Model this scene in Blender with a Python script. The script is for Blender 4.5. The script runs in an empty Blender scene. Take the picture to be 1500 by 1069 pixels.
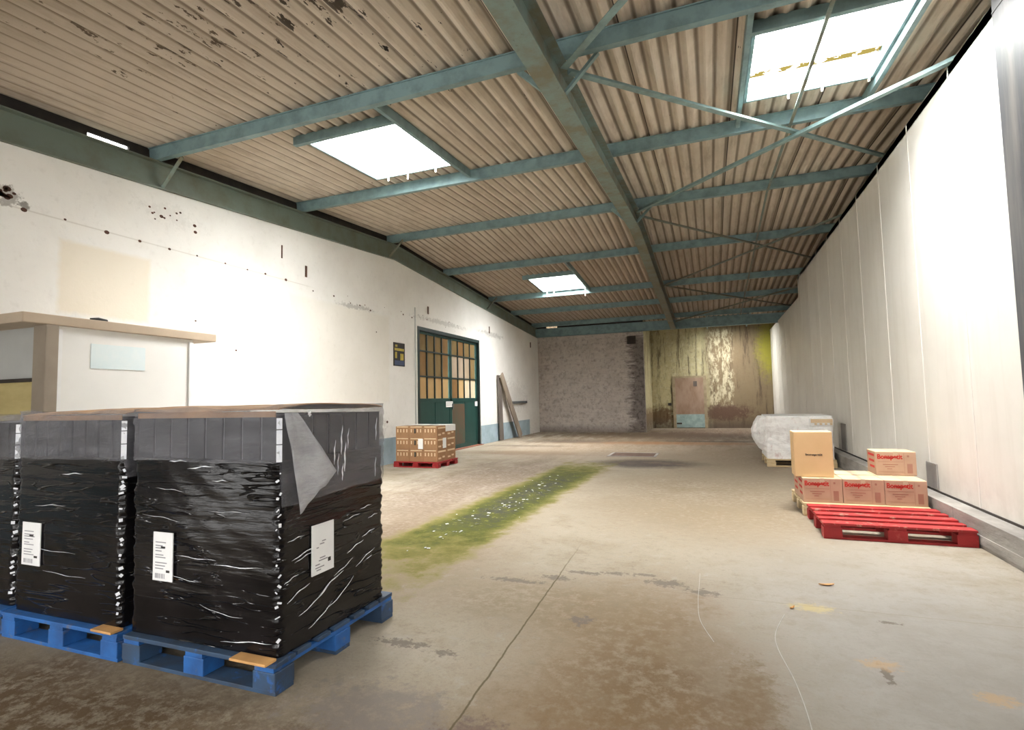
import bpy, bmesh, math, random
from mathutils import Vector, Matrix, noise as mnoise

random.seed(7)
SC = bpy.context.scene
COL = SC.collection

# ------------------------------------------------------------------ node helpers
class NB:
    """small node-tree builder for procedural materials"""
    def __init__(s, name, rough=0.7, metal=0.0, spec=0.5):
        s.m = bpy.data.materials.new(name); s.m.use_nodes = True
        s.t = s.m.node_tree; s.n = s.t.nodes; s.l = s.t.links
        s.b = s.n['Principled BSDF']
        s.b.inputs['Roughness'].default_value = rough
        s.b.inputs['Metallic'].default_value = metal
        s.b.inputs['Specular IOR Level'].default_value = spec
        s.tc = s.n.new('ShaderNodeTexCoord')
        s.pos = s.tc.outputs['Object']
        sp = s.n.new('ShaderNodeSeparateXYZ'); s.l.new(s.pos, sp.inputs[0])
        s.x, s.y, s.z = sp.outputs
    def _in(s, sock, v):
        if isinstance(v, bpy.types.NodeSocket): s.l.new(v, sock)
        elif isinstance(v, (tuple, list)) and len(v) == 3 and sock.type == 'RGBA': sock.default_value = (*v, 1)
        else: sock.default_value = v
    def math(s, op, a, b=None, c=None, clamp=False):
        n = s.n.new('ShaderNodeMath'); n.operation = op; n.use_clamp = clamp
        s._in(n.inputs[0], a)
        if b is not None: s._in(n.inputs[1], b)
        if c is not None: s._in(n.inputs[2], c)
        return n.outputs[0]
    def map(s, scale=(1, 1, 1), rot=(0, 0, 0), loc=(0, 0, 0)):
        n = s.n.new('ShaderNodeMapping'); s.l.new(s.pos, n.inputs[0])
        n.inputs['Scale'].default_value = scale; n.inputs['Rotation'].default_value = rot; n.inputs['Location'].default_value = loc
        return n.outputs[0]
    def noise(s, scale=5, detail=6, rough=0.6, vec=None, dist=0.0):
        n = s.n.new('ShaderNodeTexNoise'); s.l.new(vec or s.pos, n.inputs['Vector'])
        n.inputs['Scale'].default_value = scale; n.inputs['Detail'].default_value = detail
        n.inputs['Roughness'].default_value = rough; n.inputs['Distortion'].default_value = dist
        return n.outputs[0]
    def vor(s, scale=5, vec=None, feature='F1', out='Distance'):
        n = s.n.new('ShaderNodeTexVoronoi'); n.feature = feature; s.l.new(vec or s.pos, n.inputs['Vector'])
        n.inputs['Scale'].default_value = scale
        return n.outputs[out]
    def ramp(s, f, lo, hi, a=0.0, b=1.0):
        n = s.n.new('ShaderNodeMapRange'); n.clamp = True
        s._in(n.inputs[0], f)
        for i, v in enumerate((lo, hi, a, b)): n.inputs[i + 1].default_value = v
        return n.outputs[0]
    def mix(s, f, a, b):
        n = s.n.new('ShaderNodeMix'); n.data_type = 'RGBA'
        s._in(n.inputs[0], f); s._in(n.inputs[6], a); s._in(n.inputs[7], b)
        return n.outputs[2]
    def bump(s, h, strength=0.3, dist=0.02):
        n = s.n.new('ShaderNodeBump'); s.l.new(h, n.inputs['Height'])
        n.inputs['Strength'].default_value = strength; n.inputs['Distance'].default_value = dist
        s.l.new(n.outputs[0], s.b.inputs['Normal'])
    def color(s, c): s._in(s.b.inputs['Base Color'], c)
    def rough(s, r): s._in(s.b.inputs['Roughness'], r)
    def blob(s, a, b, ca, cb, ra, rb, ns, k=0.9, soft=0.35):
        """irregular patch centred (ca, cb) on the surface axes a, b"""
        da = s.math('MULTIPLY', s.math('SUBTRACT', a, ca), 1.0 / ra)
        db = s.math('MULTIPLY', s.math('SUBTRACT', b, cb), 1.0 / rb)
        d = s.math('SQRT', s.math('ADD', s.math('MULTIPLY', da, da), s.math('MULTIPLY', db, db)))
        d = s.math('ADD', d, s.math('MULTIPLY', s.math('SUBTRACT', ns, 0.5), k * 4.5))
        return s.ramp(d, 1.0 + soft, 1.0 - soft)
    def rect(s, a, b, a0, a1, b0, b1, ns=None, k=0.05, soft=0.04):
        da = s.math('SUBTRACT', s.math('ABSOLUTE', s.math('SUBTRACT', a, (a0 + a1) / 2)), (a1 - a0) / 2)
        db = s.math('SUBTRACT', s.math('ABSOLUTE', s.math('SUBTRACT', b, (b0 + b1) / 2)), (b1 - b0) / 2)
        d = s.math('MAXIMUM', da, db)
        if ns is not None: d = s.math('ADD', d, s.math('MULTIPLY', s.math('SUBTRACT', ns, 0.5), k * 2))
        return s.ramp(d, soft, -soft)

def simple(name, c1, c2=None, rough=0.7, metal=0.0, scale=6.0, stretch=(1, 1, 1), bump=0.0, bscale=None, lo=0.35, hi=0.68, spec=0.5):
    k = NB(name, rough, metal, spec)
    c2 = c2 or tuple(v * 0.75 for v in c1)
    v = k.map(scale=stretch)
    k.color(k.mix(k.ramp(k.noise(scale, 6, 0.62, v), lo, hi), c1, c2))
    if bump: k.bump(k.noise(bscale or scale * 4, 4, 0.6, v), bump, 0.01)
    return k.m

# ------------------------------------------------------------------ mesh helpers
class MB:
    def __init__(s): s.v = []; s.f = []; s.mi = []
    def quad(s, pts, mi=0):
        i = len(s.v); s.v += [tuple(p) for p in pts]; s.f.append(tuple(range(i, i + len(pts)))); s.mi.append(mi); return s
    def box(s, x0, x1, y0, y1, z0, z1, mi=0, M=None):
        i = len(s.v)
        P = [(x0, y0, z0), (x1, y0, z0), (x1, y1, z0), (x0, y1, z0), (x0, y0, z1), (x1, y0, z1), (x1, y1, z1), (x0, y1, z1)]
        if M is not None: P = [tuple(M @ Vector(p)) for p in P]
        s.v += P
        for q in ((3, 2, 1, 0), (4, 5, 6, 7), (0, 1, 5, 4), (1, 2, 6, 5), (2, 3, 7, 6), (3, 0, 4, 7)):
            s.f.append(tuple(i + a for a in q)); s.mi.append(mi)
        return s
    def bar(s, p, q, w, h, up=(0, 0, 1), mi=0):
        p, q = Vector(p), Vector(q); d = (q - p); L = d.length; d.normalize()
        sx = d.cross(Vector(up)); sx.normalize(); uz = sx.cross(d)
        M = Matrix(((sx.x, d.x, uz.x, p.x), (sx.y, d.y, uz.y, p.y), (sx.z, d.z, uz.z, p.z), (0, 0, 0, 1)))
        return s.box(-w / 2, w / 2, 0, L, -h / 2, h / 2, mi, M)
    def angle(s, p, q, w, t=0.008):
        """L-section bar"""
        p, q = Vector(p), Vector(q); d = (q - p); L = d.length; d.normalize()
        sx = d.cross(Vector((0, 0, 1))); sx.normalize(); uz = sx.cross(d)
        M = Matrix(((sx.x, d.x, uz.x, p.x), (sx.y, d.y, uz.y, p.y), (sx.z, d.z, uz.z, p.z), (0, 0, 0, 1)))
        s.box(-w / 2, w / 2, 0, L, -t / 2, t / 2, 0, M)
        return s.box(-w / 2, -w / 2 + t, 0, L, t / 2, w, 0, M)
    def sweep(s, sec, path, mi=0):
        """sec: closed list of 2D points; path: list of functions(2D point)->3D point"""
        i = len(s.v); n = len(sec)
        for fn in path: s.v += [tuple(fn(p)) for p in sec]
        for k in range(len(path) - 1):
            for a in range(n):
                b = (a + 1) % n
                s.f.append((i + k * n + a, i + k * n + b, i + (k + 1) * n + b, i + (k + 1) * n + a)); s.mi.append(mi)
        s.f.append(tuple(i + a for a in range(n - 1, -1, -1))); s.mi.append(mi)
        e = i + (len(path) - 1) * n
        s.f.append(tuple(e + a for a in range(n))); s.mi.append(mi)
        return s
    def tube(s, pts, r, n=8, mi=0):
        pts = [Vector(p) for p in pts]; i = len(s.v)
        for k, p in enumerate(pts):
            d = (pts[min(k + 1, len(pts) - 1)] - pts[max(k - 1, 0)]).normalized()
            u = d.cross(Vector((0.13, 0.21, 0.97))).normalized(); w = d.cross(u)
            for a in range(n):
                t = 2 * math.pi * a / n; s.v.append(tuple(p + (u * math.cos(t) + w * math.sin(t)) * r))
        for k in range(len(pts) - 1):
            for a in range(n):
                b = (a + 1) % n; s.f.append((i + k * n + a, i + k * n + b, i + (k + 1) * n + b, i + (k + 1) * n + a)); s.mi.append(mi)
        s.f.append(tuple(i + a for a in range(n - 1, -1, -1))); s.mi.append(mi)
        e = i + (len(pts) - 1) * n; s.f.append(tuple(e + a for a in range(n))); s.mi.append(mi)
        return s
    def build(s, name, mats, parent=None, bevel=0.0, smooth=False, loc=None):
        me = bpy.data.meshes.new(name); me.from_pydata(s.v, [], s.f); me.update()
        mats = mats if isinstance(mats, (list, tuple)) else [mats]
        for m in mats: me.materials.append(m)
        if len(mats) > 1: me.polygons.foreach_set('material_index', s.mi)
        bm = bmesh.new(); bm.from_mesh(me); bmesh.ops.recalc_face_normals(bm, faces=bm.faces); bm.to_mesh(me); bm.free()
        o = bpy.data.objects.new(name, me); COL.objects.link(o)
        if parent is not None:
            o.parent = parent; o.location = -Vector(parent.location)          # mesh is in world coordinates
        if bevel:
            b = o.modifiers.new('edge', 'BEVEL'); b.width = bevel; b.segments = 2; b.limit_method = 'ANGLE'
        if smooth: me.polygons.foreach_set('use_smooth', [True] * len(me.polygons))
        return o

def tag(o, label, cat=None, group=None, kind=None):
    o['label'] = label
    if cat: o['category'] = cat
    if group: o['group'] = group
    if kind: o['kind'] = kind
    return o
def empty(name, loc, label, cat, group=None, kind=None):
    o = bpy.data.objects.new(name, None); COL.objects.link(o); o.location = loc; o.empty_display_size = 0.2
    return tag(o, label, cat, group, kind)
def plabel(o, label): o['label'] = label; return o

def lettering(name, txt, mat, parent, loc, size, width, rot, depth=0.0015):
    """word as mesh, scaled to a given width, standing on a face"""
    cu = bpy.data.curves.new(name, 'FONT'); cu.body = txt; cu.size = size; cu.extrude = depth; cu.offset = size * 0.028
    tmp = bpy.data.objects.new(name, cu); COL.objects.link(tmp)
    bpy.context.view_layer.update()
    me = bpy.data.meshes.new_from_object(tmp.evaluated_get(bpy.context.evaluated_depsgraph_get()))
    COL.objects.unlink(tmp); bpy.data.objects.remove(tmp)
    xs = [v.co.x for v in me.vertices]; sc = width / (max(xs) - min(xs)); x0 = min(xs)
    R = Matrix.Rotation(rot[2], 4, 'Z') @ Matrix.Rotation(rot[1], 4, 'Y') @ Matrix.Rotation(rot[0], 4, 'X')
    for v in me.vertices:
        c = Vector(((v.co.x - x0) * sc, v.co.y, v.co.z)); v.co = R @ c + Vector(loc)
    me.materials.clear(); me.materials.append(mat)
    o = bpy.data.objects.new(name, me); COL.objects.link(o); o.parent = parent; o.location = -Vector(parent.location)
    return o

# ------------------------------------------------------------------ dimensions (metres)
XL = -6.9          # painted side wall
XP = 2.35          # cold-store panels
XE = 7.0           # far side, behind the cold store
YF = -0.7          # doorway end (behind the camera)
YR = 10.65         # ridge
YB = 21.6          # block wall
YC = 24.3          # recessed wall
SL = 0.07
def ro(y): return 5.30 - SL * abs(y - YR)          # underside of roof sheets
def ra(y): return 4.744 - SL * abs(y - YR)         # underside of rafters

# ------------------------------------------------------------------ materials
def m_floor():
    k = NB('stained_concrete', 0.85, spec=0.12)
    big = k.noise(0.55, 8, 0.62); mid = k.noise(2.2, 10, 0.72); fine = k.noise(14, 10, 0.75); grit = k.noise(60, 6, 0.7)
    strk = k.noise(3.0, 8, 0.7, k.map(scale=(1.0, 0.22, 1), rot=(0, 0, 0.5)))
    ed = k.math('ADD', k.math('MULTIPLY', mid, 0.55), k.math('MULTIPLY', fine, 0.45))
    c = k.mix(k.ramp(mid, 0.38, 0.66), (0.36, 0.322, 0.262), (0.27, 0.23, 0.172))
    c = k.mix(k.math('MULTIPLY', k.ramp(big, 0.45, 0.65), 0.5), c, (0.22, 0.18, 0.12))
    c = k.mix(k.math('MULTIPLY', k.ramp(fine, 0.5, 0.66), 0.55), c, (0.165, 0.135, 0.095))
    c = k.mix(k.math('MULTIPLY', k.ramp(grit, 0.52, 0.7), 0.35), c, (0.14, 0.115, 0.085))
    c = k.mix(k.math('MULTIPLY', k.ramp(k.noise(7, 9, 0.75), 0.55, 0.68), 0.45), c, (0.40, 0.375, 0.33))
    # cooler clean area towards the cold store
    c = k.mix(k.math('MULTIPLY', k.blob(k.x, k.y, 1.1, 3.3, 1.0, 2.2, ed, 0.5, 0.6), 0.62), c, (0.285, 0.276, 0.265))
    brown = (0.18, 0.115, 0.055); dark = (0.075, 0.055, 0.042); grey = (0.19, 0.165, 0.145)
    def lay(c, m, col, amt): return k.mix(k.math('MULTIPLY', m, amt), c, col)
    tex = k.ramp(fine, 0.40, 0.54, 0.42, 1.0)
    def dirt(c, cx, cy, rx, ry, col, amt, n=None, kk=0.9, soft=0.5):
        return lay(c, k.math('MULTIPLY', k.blob(k.x, k.y, cx, cy, rx, ry, n or ed, kk, soft), tex), col, amt)
    # worn brown track down the middle
    c = dirt(c, -0.50, 2.9, 0.60, 1.25, brown, 0.72, ed, 1.2)
    c = dirt(c, -0.28, 2.55, 0.42, 0.75, (0.115, 0.075, 0.036), 0.55)
    c = dirt(c, -0.25, 1.9, 0.75, 0.6, brown, 0.6)
    c = dirt(c, -1.2, 3.6, 0.8, 0.5, (0.18, 0.135, 0.08), 0.6)
    c = dirt(c, -2.8, 1.45, 1.75, 0.85, (0.085, 0.054, 0.026), 0.95)
    c = dirt(c, -1.5, 2.12, 0.35, 0.20, grey, 0.85, k.noise(9, 9, 0.75), 1.0, 0.25)
    c = dirt(c, -1.0, 2.08, 0.16, 0.12, (0.14, 0.10, 0.08), 0.9, k.noise(11, 9, 0.75), 1.0, 0.2)
    c = dirt(c, 0.12, 2.75, 0.10, 0.35, (0.16, 0.11, 0.06), 0.75, k.noise(11, 9, 0.75), 1.0, 0.3)
    c = dirt(c, -0.2, 8.4, 1.7, 2.6, (0.203, 0.154, 0.097), 0.75, ed, 1.1)
    c = dirt(c, 0.1, 6.6, 1.2, 0.9, (0.219, 0.170, 0.109), 0.6, ed, 1.1)
    c = dirt(c, -3.75, 8.4, 0.95, 3.8, (0.162, 0.121, 0.089), 0.85, strk, 0.7)
    c = dirt(c, -3.0, 4.4, 1.0, 1.7, (0.186, 0.134, 0.085), 0.75, ed, 0.9)
    c = lay(c, k.blob(k.x, k.y, -1.35, 11.55, 1.05, 0.7, ed, 0.5, 0.3), (0.075, 0.062, 0.056), 0.95)
    c = lay(c, k.blob(k.x, k.y, -1.6, 19.8, 3.6, 1.3, strk, 1.0, 0.4), (0.085, 0.06, 0.04), 0.7)
    c = lay(c, k.blob(k.x, k.y, -3.6, 16.6, 1.9, 0.45, ed, 1.2, 0.4), (0.08, 0.055, 0.04), 0.8)
    c = lay(c, k.blob(k.x, k.y, -4.6, 13.2, 1.5, 0.5, ed, 1.2, 0.4), (0.15, 0.10, 0.065), 0.7)
    c = dirt(c, -2.6, 14.5, 2.6, 2.4, (0.178, 0.130, 0.085), 0.85, ed, 1.0)
    c = dirt(c, 0.6, 13.5, 1.3, 3.0, (0.194, 0.142, 0.093), 0.75, ed, 1.0)
    c = dirt(c, -2.0, 19.2, 4.4, 3.2, (0.138, 0.097, 0.061), 0.9, strk, 0.8)
    c = dirt(c, 0.2, 22.0, 2.8, 3.4, (0.081, 0.050, 0.032), 0.95)
    c = dirt(c, -1.0, 16.6, 2.0, 0.5, (0.243, 0.113, 0.041), 0.75)
    c = dirt(c, 0.2, 17.3, 2.0, 0.22, dark, 0.9)
    c = dirt(c, -4.4, 17.2, 1.5, 0.6, dark, 0.85)
    c = dirt(c, -5.2, 15.2, 1.2, 0.25, dark, 0.7)
    # flaky line of chips across the floor
    chip = k.noise(20, 8, 0.75)
    for (a, b, ra_, rb_) in ((-1.2, 4.10, .10, .05), (-1.02, 4.28, .12, .035), (-0.78, 4.33, .10, .03), (-0.55, 4.36, .07, .03), (-0.38, 4.22, .12, .07), (-0.12, 4.10, .10, .05), (-0.83, 3.38, .07, .06), (-1.5, 3.95, .2, .04), (-1.75, 2.75, .14, .04), (-1.45, 2.72, .06, .03), (0.95, 3.9, .05, .02), (0.75, 3.2, .02, .1)):
        c = lay(c, k.blob(k.x, k.y, a, b, ra_, rb_, chip, 1.5, 0.2), (0.15, 0.125, 0.105), 0.85)
    c = lay(c, k.blob(k.x, k.y, 0.55, 4.02, .11, .06, chip, 1.0, 0.4), (0.48, 0.38, 0.17), 0.6)
    for (a, b) in ((1.15, 3.1), (1.55, 3.15), (0.75, 3.3)):
        c = lay(c, k.blob(k.x, k.y, a, b, .07, .05, chip, 1.2, 0.4), (0.42, 0.29, 0.17), 0.7)
    # green algae along the drain run
    cx = k.math('ADD', -2.60, k.math('MULTIPLY', k.math('SUBTRACT', k.y, 7.0), 0.02))
    dx = k.math('MULTIPLY', k.math('ABSOLUTE', k.math('SUBTRACT', k.x, cx)), 1 / 0.44)
    dy = k.math('MULTIPLY', k.math('ABSOLUTE', k.math('SUBTRACT', k.y, 7.5)), 1 / 3.1)
    d = k.math('ADD', k.math('MAXIMUM', dx, dy), k.math('MULTIPLY', k.math('SUBTRACT', k.noise(3.5, 10, 0.75), 0.5), 1.5))
    c = k.mix(k.ramp(d, 1.35, 1.05, 0, 0.8), c, (0.17, 0.15, 0.035))
    c = k.mix(k.ramp(d, 1.15, 0.75, 0, 0.95), c, (0.070, 0.080, 0.013))
    c = k.mix(k.math('MULTIPLY', k.ramp(d, 0.85, 0.4), k.ramp(k.noise(5, 10, 0.75), 0.40, 0.55)), c, (0.05, 0.05, 0.038))
    c = k.mix(k.math('MULTIPLY', k.ramp(d, 1.0, 0.6), k.ramp(k.noise(9, 10, 0.78), 0.56, 0.64)), c, (0.24, 0.24, 0.05))
    # long crack running from the doorway and a cross joint
    w = k.math('MULTIPLY', k.math('SUBTRACT', k.noise(6, 4, 0.6), 0.5), 0.025)
    f = k.math('ABSOLUTE', k.math('ADD', k.math('SUBTRACT', k.x, k.math('ADD', -1.01, k.math('MULTIPLY', k.y, -0.045))), w))
    cr = k.math('MULTIPLY', k.ramp(f, 0.008, 0.003), k.math('MULTIPLY', k.ramp(k.y, 5.2, 4.0), 0.85))
    c = k.mix(cr, c, (0.085, 0.07, 0.035))
    g = k.math('ABSOLUTE', k.math('ADD', k.math('SUBTRACT', k.y, 4.05), w))
    c = k.mix(k.math('MULTIPLY', k.ramp(g, 0.008, 0.002), k.math('MULTIPLY', k.ramp(k.x, -1.4, -1.2), 0.4)), c, (0.2, 0.17, 0.12))
    k.color(c)
    k.rough(k.ramp(mid, 0.3, 0.7, 0.75, 0.95))
    k.bump(k.math('ADD', k.math('MULTIPLY', fine, 0.6), mid), 0.35, 0.02)
    return k.m
M_FLOOR = m_floor()

def m_whitewall():
    k = NB('white_painted_masonry', 0.85)
    n = k.noise(1.1, 8, 0.6); f = k.noise(9, 8, 0.7)
    c = k.mix(k.ramp(n, 0.4, 0.75), (0.88, 0.87, 0.835), (0.79, 0.775, 0.735))
    c = k.mix(k.math('MULTIPLY', k.ramp(f, 0.55, 0.75), 0.35), c, (0.62, 0.60, 0.56))
    c = k.mix(k.math('MULTIPLY', k.rect(k.y, k.z, 3.78, 4.82, 2.5, 3.34, f, 0.04, 0.03), 0.6), c, (0.80, 0.71, 0.55))
    c = k.mix(k.math('MULTIPLY', k.rect(k.y, k.z, 7.3, 10.4, 1.4, 3.35, f, 0.05, 0.04), 0.3), c, (0.80, 0.74, 0.62))
    for (a, b, ra_, rb_, am) in ((3.3, 3.67, .09, .09, .6), (3.42, 3.62, .05, .04, .8), (5.1, 4.05, .35, .12, .08), (9.2, 3.4, .5, .05, .4), (13, 3.55, 1.2, .06, .35), (16.5, 3.6, .8, .08, .35), (9.9, 0.9, .3, .3, .25), (18.5, 1.5, 1.2, .5, .2)):
        c = k.mix(k.math('MULTIPLY', k.blob(k.y, k.z, a, b, ra_, rb_, k.noise(14, 8, 0.75), 1.2, 0.25), am), c, (0.17, 0.155, 0.13))
    hz = k.math('ABSOLUTE', k.math('SUBTRACT', k.z, 3.565))
    c = k.mix(k.math('MULTIPLY', k.ramp(hz, 0.012, 0.004), k.math('MULTIPLY', k.ramp(k.y, 8.0, 7.6), 0.3)), c, (0.4, 0.36, 0.3))
    low = k.math('MULTIPLY', k.ramp(k.z, 1.0, 0.55), k.ramp(f, 0.4, 0.7))
    c = k.mix(k.math('MULTIPLY', low, 0.35), c, (0.5, 0.47, 0.4))
    k.color(c); k.bump(k.math('ADD', n, k.math('MULTIPLY', f, 0.6)), 0.35, 0.02)
    return k.m
M_WHITE = m_whitewall()

def m_blocks():
    k = NB('weathered_concrete_block', 0.9)
    sep = k.n.new('ShaderNodeCombineXYZ'); k.l.new(k.x, sep.inputs[0]); k.l.new(k.z, sep.inputs[1])
    br = k.n.new('ShaderNodeTexBrick'); k.l.new(sep.outputs[0], br.inputs['Vector'])
    br.inputs['Scale'].default_value = 1.0; br.inputs['Brick Width'].default_value = 0.5; br.inputs['Row Height'].default_value = 0.2
    br.inputs['Mortar Size'].default_value = 0.014; br.inputs['Mortar Smooth'].default_value = 0.3
    br.inputs['Color1'].default_value = (0.52, 0.46, 0.41, 1); br.inputs['Color2'].default_value = (0.42, 0.37, 0.33, 1); br.inputs['Mortar'].default_value = (0.44, 0.40, 0.37, 1)
    n = k.noise(2.5, 8, 0.7); f = k.noise(7, 10, 0.8)
    c = k.mix(0.25, br.outputs[0], (0.48, 0.43, 0.385))
    c = k.mix(k.math('MULTIPLY', k.ramp(n, 0.42, 0.62), 0.6), c, (0.58, 0.525, 0.475))
    c = k.mix(k.math('MULTIPLY', k.ramp(f, 0.5, 0.6), 0.65), c, (0.23, 0.195, 0.175))
    c = k.mix(k.math('MULTIPLY', k.ramp(k.noise(5, 10, 0.8), 0.56, 0.66), 0.55), c, (0.60, 0.56, 0.51))
    edge = k.rect(k.x, k.z, -3.05, -2.2, 0, 3.9, k.noise(4, 10, 0.8, k.map(scale=(0.5, 1, 2.4))), 1.0, 0.12)
    c = k.mix(k.math('MULTIPLY', edge, k.ramp(f, 0.62, 0.42, 0.35, 0.92)), c, (0.075, 0.058, 0.052))
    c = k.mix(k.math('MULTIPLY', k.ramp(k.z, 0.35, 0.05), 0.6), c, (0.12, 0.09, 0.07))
    k.color(c)
    k.bump(k.math('ADD', k.math('MULTIPLY', br.outputs[1], -0.6), k.math('MULTIPLY', f, 0.6)), 0.6, 0.02)
    return k.m
M_BLOCK = m_blocks()

def m_render():
    k = NB('mossy_render', 0.9)
    st = k.noise(1.6, 10, 0.8, k.map(scale=(3.0, 1, 0.25))); n = k.noise(1.4, 10, 0.75); f = k.noise(6, 10, 0.8)
    c = k.mix(k.ramp(n, 0.4, 0.62), (0.55, 0.50, 0.29), (0.42, 0.36, 0.205))
    c = k.mix(k.math('MULTIPLY', k.ramp(f, 0.5, 0.62), 0.6), c, (0.56, 0.53, 0.36))
    c = k.mix(k.math('MULTIPLY', k.ramp(k.noise(8, 10, 0.8), 0.55, 0.63), 0.55), c, (0.16, 0.125, 0.07))
    c = k.mix(k.math('MULTIPLY', k.rect(k.x, k.z, -0.15, 2.7, -1, 6, n, 0.5, 0.2), 0.9), c, (0.185, 0.13, 0.075))
    c = k.mix(k.math('MULTIPLY', k.ramp(st, 0.52, 0.60), 0.85), c, (0.085, 0.06, 0.038))
    c = k.mix(k.math('MULTIPLY', k.rect(k.x, k.z, -0.10, 0.85, 0.95, 4.2, f, 0.3, 0.08), k.ramp(k.noise(3.4, 10, 0.85, k.map(scale=(1.8, 1, 0.7))), 0.48, 0.54)), c, (0.56, 0.50, 0.34))
    c = k.mix(k.math('MULTIPLY', k.blob(k.x, k.z, -2.2, 0.5, 0.7, 0.4, f, 0.8, 0.3), 0.85), c, (0.12, 0.062, 0.025))
    c = k.mix(k.math('MULTIPLY', k.blob(k.x, k.z, 0.5, 0.65, 1.0, 0.3, f, 0.8, 0.3), 0.8), c, (0.10, 0.05, 0.035))
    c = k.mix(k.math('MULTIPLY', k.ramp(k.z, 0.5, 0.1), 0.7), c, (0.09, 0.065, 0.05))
    c = k.mix(k.math('MULTIPLY', k.blob(k.x, k.z, 2.3, 3.3, 0.42, 1.0, f, 0.5, 0.5), 0.95), c, (0.34, 0.32, 0.04))  # bright yellow moss, with the daylight on it painted into the colour
    k.color(c); k.bump(k.math('ADD', st, f), 0.6, 0.03)
    return k.m
M_RENDER = m_render()

def m_panel(name, c1, c2):
    k = NB(name, 0.42)
    n = k.noise(1.2, 8, 0.6); s_ = k.noise(2.0, 6, 0.6, k.map(scale=(1, 2.5, 0.25)))
    c = k.mix(k.ramp(n, 0.4, 0.7), c1, c2)
    c = k.mix(k.math('MULTIPLY', k.ramp(s_, 0.5, 0.72), 0.25), c, (0.52, 0.48, 0.40))
    c = k.mix(k.math('MULTIPLY', k.ramp(k.z, 0.7, 0.2), k.math('MULTIPLY', k.ramp(k.noise(5, 8, 0.7), 0.45, 0.7), 0.4)), c, (0.38, 0.35, 0.30))
    k.color(c); k.bump(k.noise(1.4, 3, 0.5), 0.12, 0.02)
    return k.m
M_PANEL = m_panel('cold_store_panel', (0.76, 0.74, 0.685), (0.70, 0.675, 0.62))
M_PANEL2 = m_panel('grey_cold_store_panel', (0.085, 0.087, 0.094), (0.072, 0.074, 0.08))

def m_roof():
    k = NB('fibre_cement_sheet', 0.9)
    al = k.map(scale=(3.0, 0.35, 1))
    n = k.noise(0.9, 8, 0.65); s_ = k.noise(3.0, 8, 0.7, al); f = k.noise(12, 8, 0.7)
    c = k.mix(k.ramp(n, 0.38, 0.68), (0.70, 0.63, 0.53), (0.58, 0.505, 0.41))
    c = k.mix(k.math('MULTIPLY', k.ramp(s_, 0.5, 0.7), 0.6), c, (0.33, 0.26, 0.19))
    c = k.mix(k.math('MULTIPLY', k.ramp(f, 0.55, 0.75), 0.3), c, (0.58, 0.52, 0.43))
    # darker in the valleys of the corrugation
    ph = k.math('COSINE', k.math('MULTIPLY', k.x, 2 * math.pi / 0.177))
    c = k.mix(k.math('MULTIPLY', k.ramp(ph, 0.55, 0.98), 0.72), c, (0.10, 0.068, 0.042))
    # side laps of the sheets
    lap = k.math('ABSOLUTE', k.math('SUBTRACT', k.math('FRACT', k.math('MULTIPLY', k.math('ADD', k.x, 20.33), 1 / 1.062)), 0.5))
    c = k.mix(k.ramp(lap, 0.010, 0.003), c, (0.035, 0.025, 0.02))
    # peeled black flakes, thick near the doorway, sparse elsewhere
    fl = k.noise(6.5, 9, 0.66, k.map(scale=(2.2, 0.55, 1)))
    near = k.blob(k.x, k.y, -3.2, 3.0, 2.1, 1.8, n, 0.5, 0.7)
    thr = k.math('SUBTRACT', 0.70, k.math('MULTIPLY', near, 0.135))
    c = k.mix(k.ramp(k.math('SUBTRACT', fl, thr), 0.0, 0.012), c, (0.018, 0.014, 0.012))
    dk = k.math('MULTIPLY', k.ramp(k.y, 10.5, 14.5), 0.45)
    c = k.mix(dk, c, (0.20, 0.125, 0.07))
    c = k.mix(k.math('MULTIPLY', k.blob(k.x, k.y, -5.2, 2.0, 2.4, 2.2, n, 0.5, 0.6), 0.45), c, (0.25, 0.185, 0.12))
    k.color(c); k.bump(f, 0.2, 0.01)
    return k.m
M_ROOF = m_roof()

M_TEAL = simple('teal_painted_steel', (0.21, 0.32, 0.33), (0.13, 0.195, 0.20), 0.5, 0.0, 5, bump=0.15, lo=0.42, hi=0.72)
M_TEALL = simple('pale_teal_steel', (0.24, 0.36, 0.355), (0.15, 0.215, 0.205), 0.5, 0.0, 5, bump=0.1)
M_GREEN = simple('grey_green_steel', (0.165, 0.205, 0.17), (0.135, 0.14, 0.095), 0.5, 0.0, 3, bump=0.2, lo=0.42, hi=0.72)
def m_rafter():
    k = NB('weathered_green_rafter_paint', 0.5)
    n = k.noise(2.2, 8, 0.7); f = k.noise(16, 8, 0.7)
    c = k.mix(k.ramp(n, 0.42, 0.6), (0.20, 0.28, 0.26), (0.18, 0.175, 0.12))
    c = k.mix(k.math('MULTIPLY', k.ramp(f, 0.6, 0.72), 0.7), c, (0.07, 0.045, 0.03))
    c = k.mix(k.math('MULTIPLY', k.ramp(k.y, 9.0, 15.0), 0.6), c, (0.12, 0.09, 0.055))  # rafter's shade beyond the ridge, painted in as a browner tone
    k.color(c); k.bump(f, 0.2, 0.01); return k.m
M_RAFT = m_rafter()
M_DARK = simple('dark_board', (0.03, 0.025, 0.022), (0.05, 0.04, 0.03), 0.9)
M_KERB = simple('rough_kerb_concrete', (0.36, 0.34, 0.31), (0.20, 0.185, 0.17), 0.9, 0, 3.5, (1, 0.5, 2.0), 0.6, 14)
M_DADO = simple('blue_grey_dado_paint', (0.36, 0.46, 0.52), (0.27, 0.36, 0.40), 0.75, 0, 3)
M_HOLE = simple('rusty_hole', (0.06, 0.035, 0.025), (0.12, 0.05, 0.03), 0.9)
M_GLASSY = simple('sealant_foam', (0.85, 0.82, 0.72), (0.7, 0.66, 0.5), 0.7)
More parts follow.
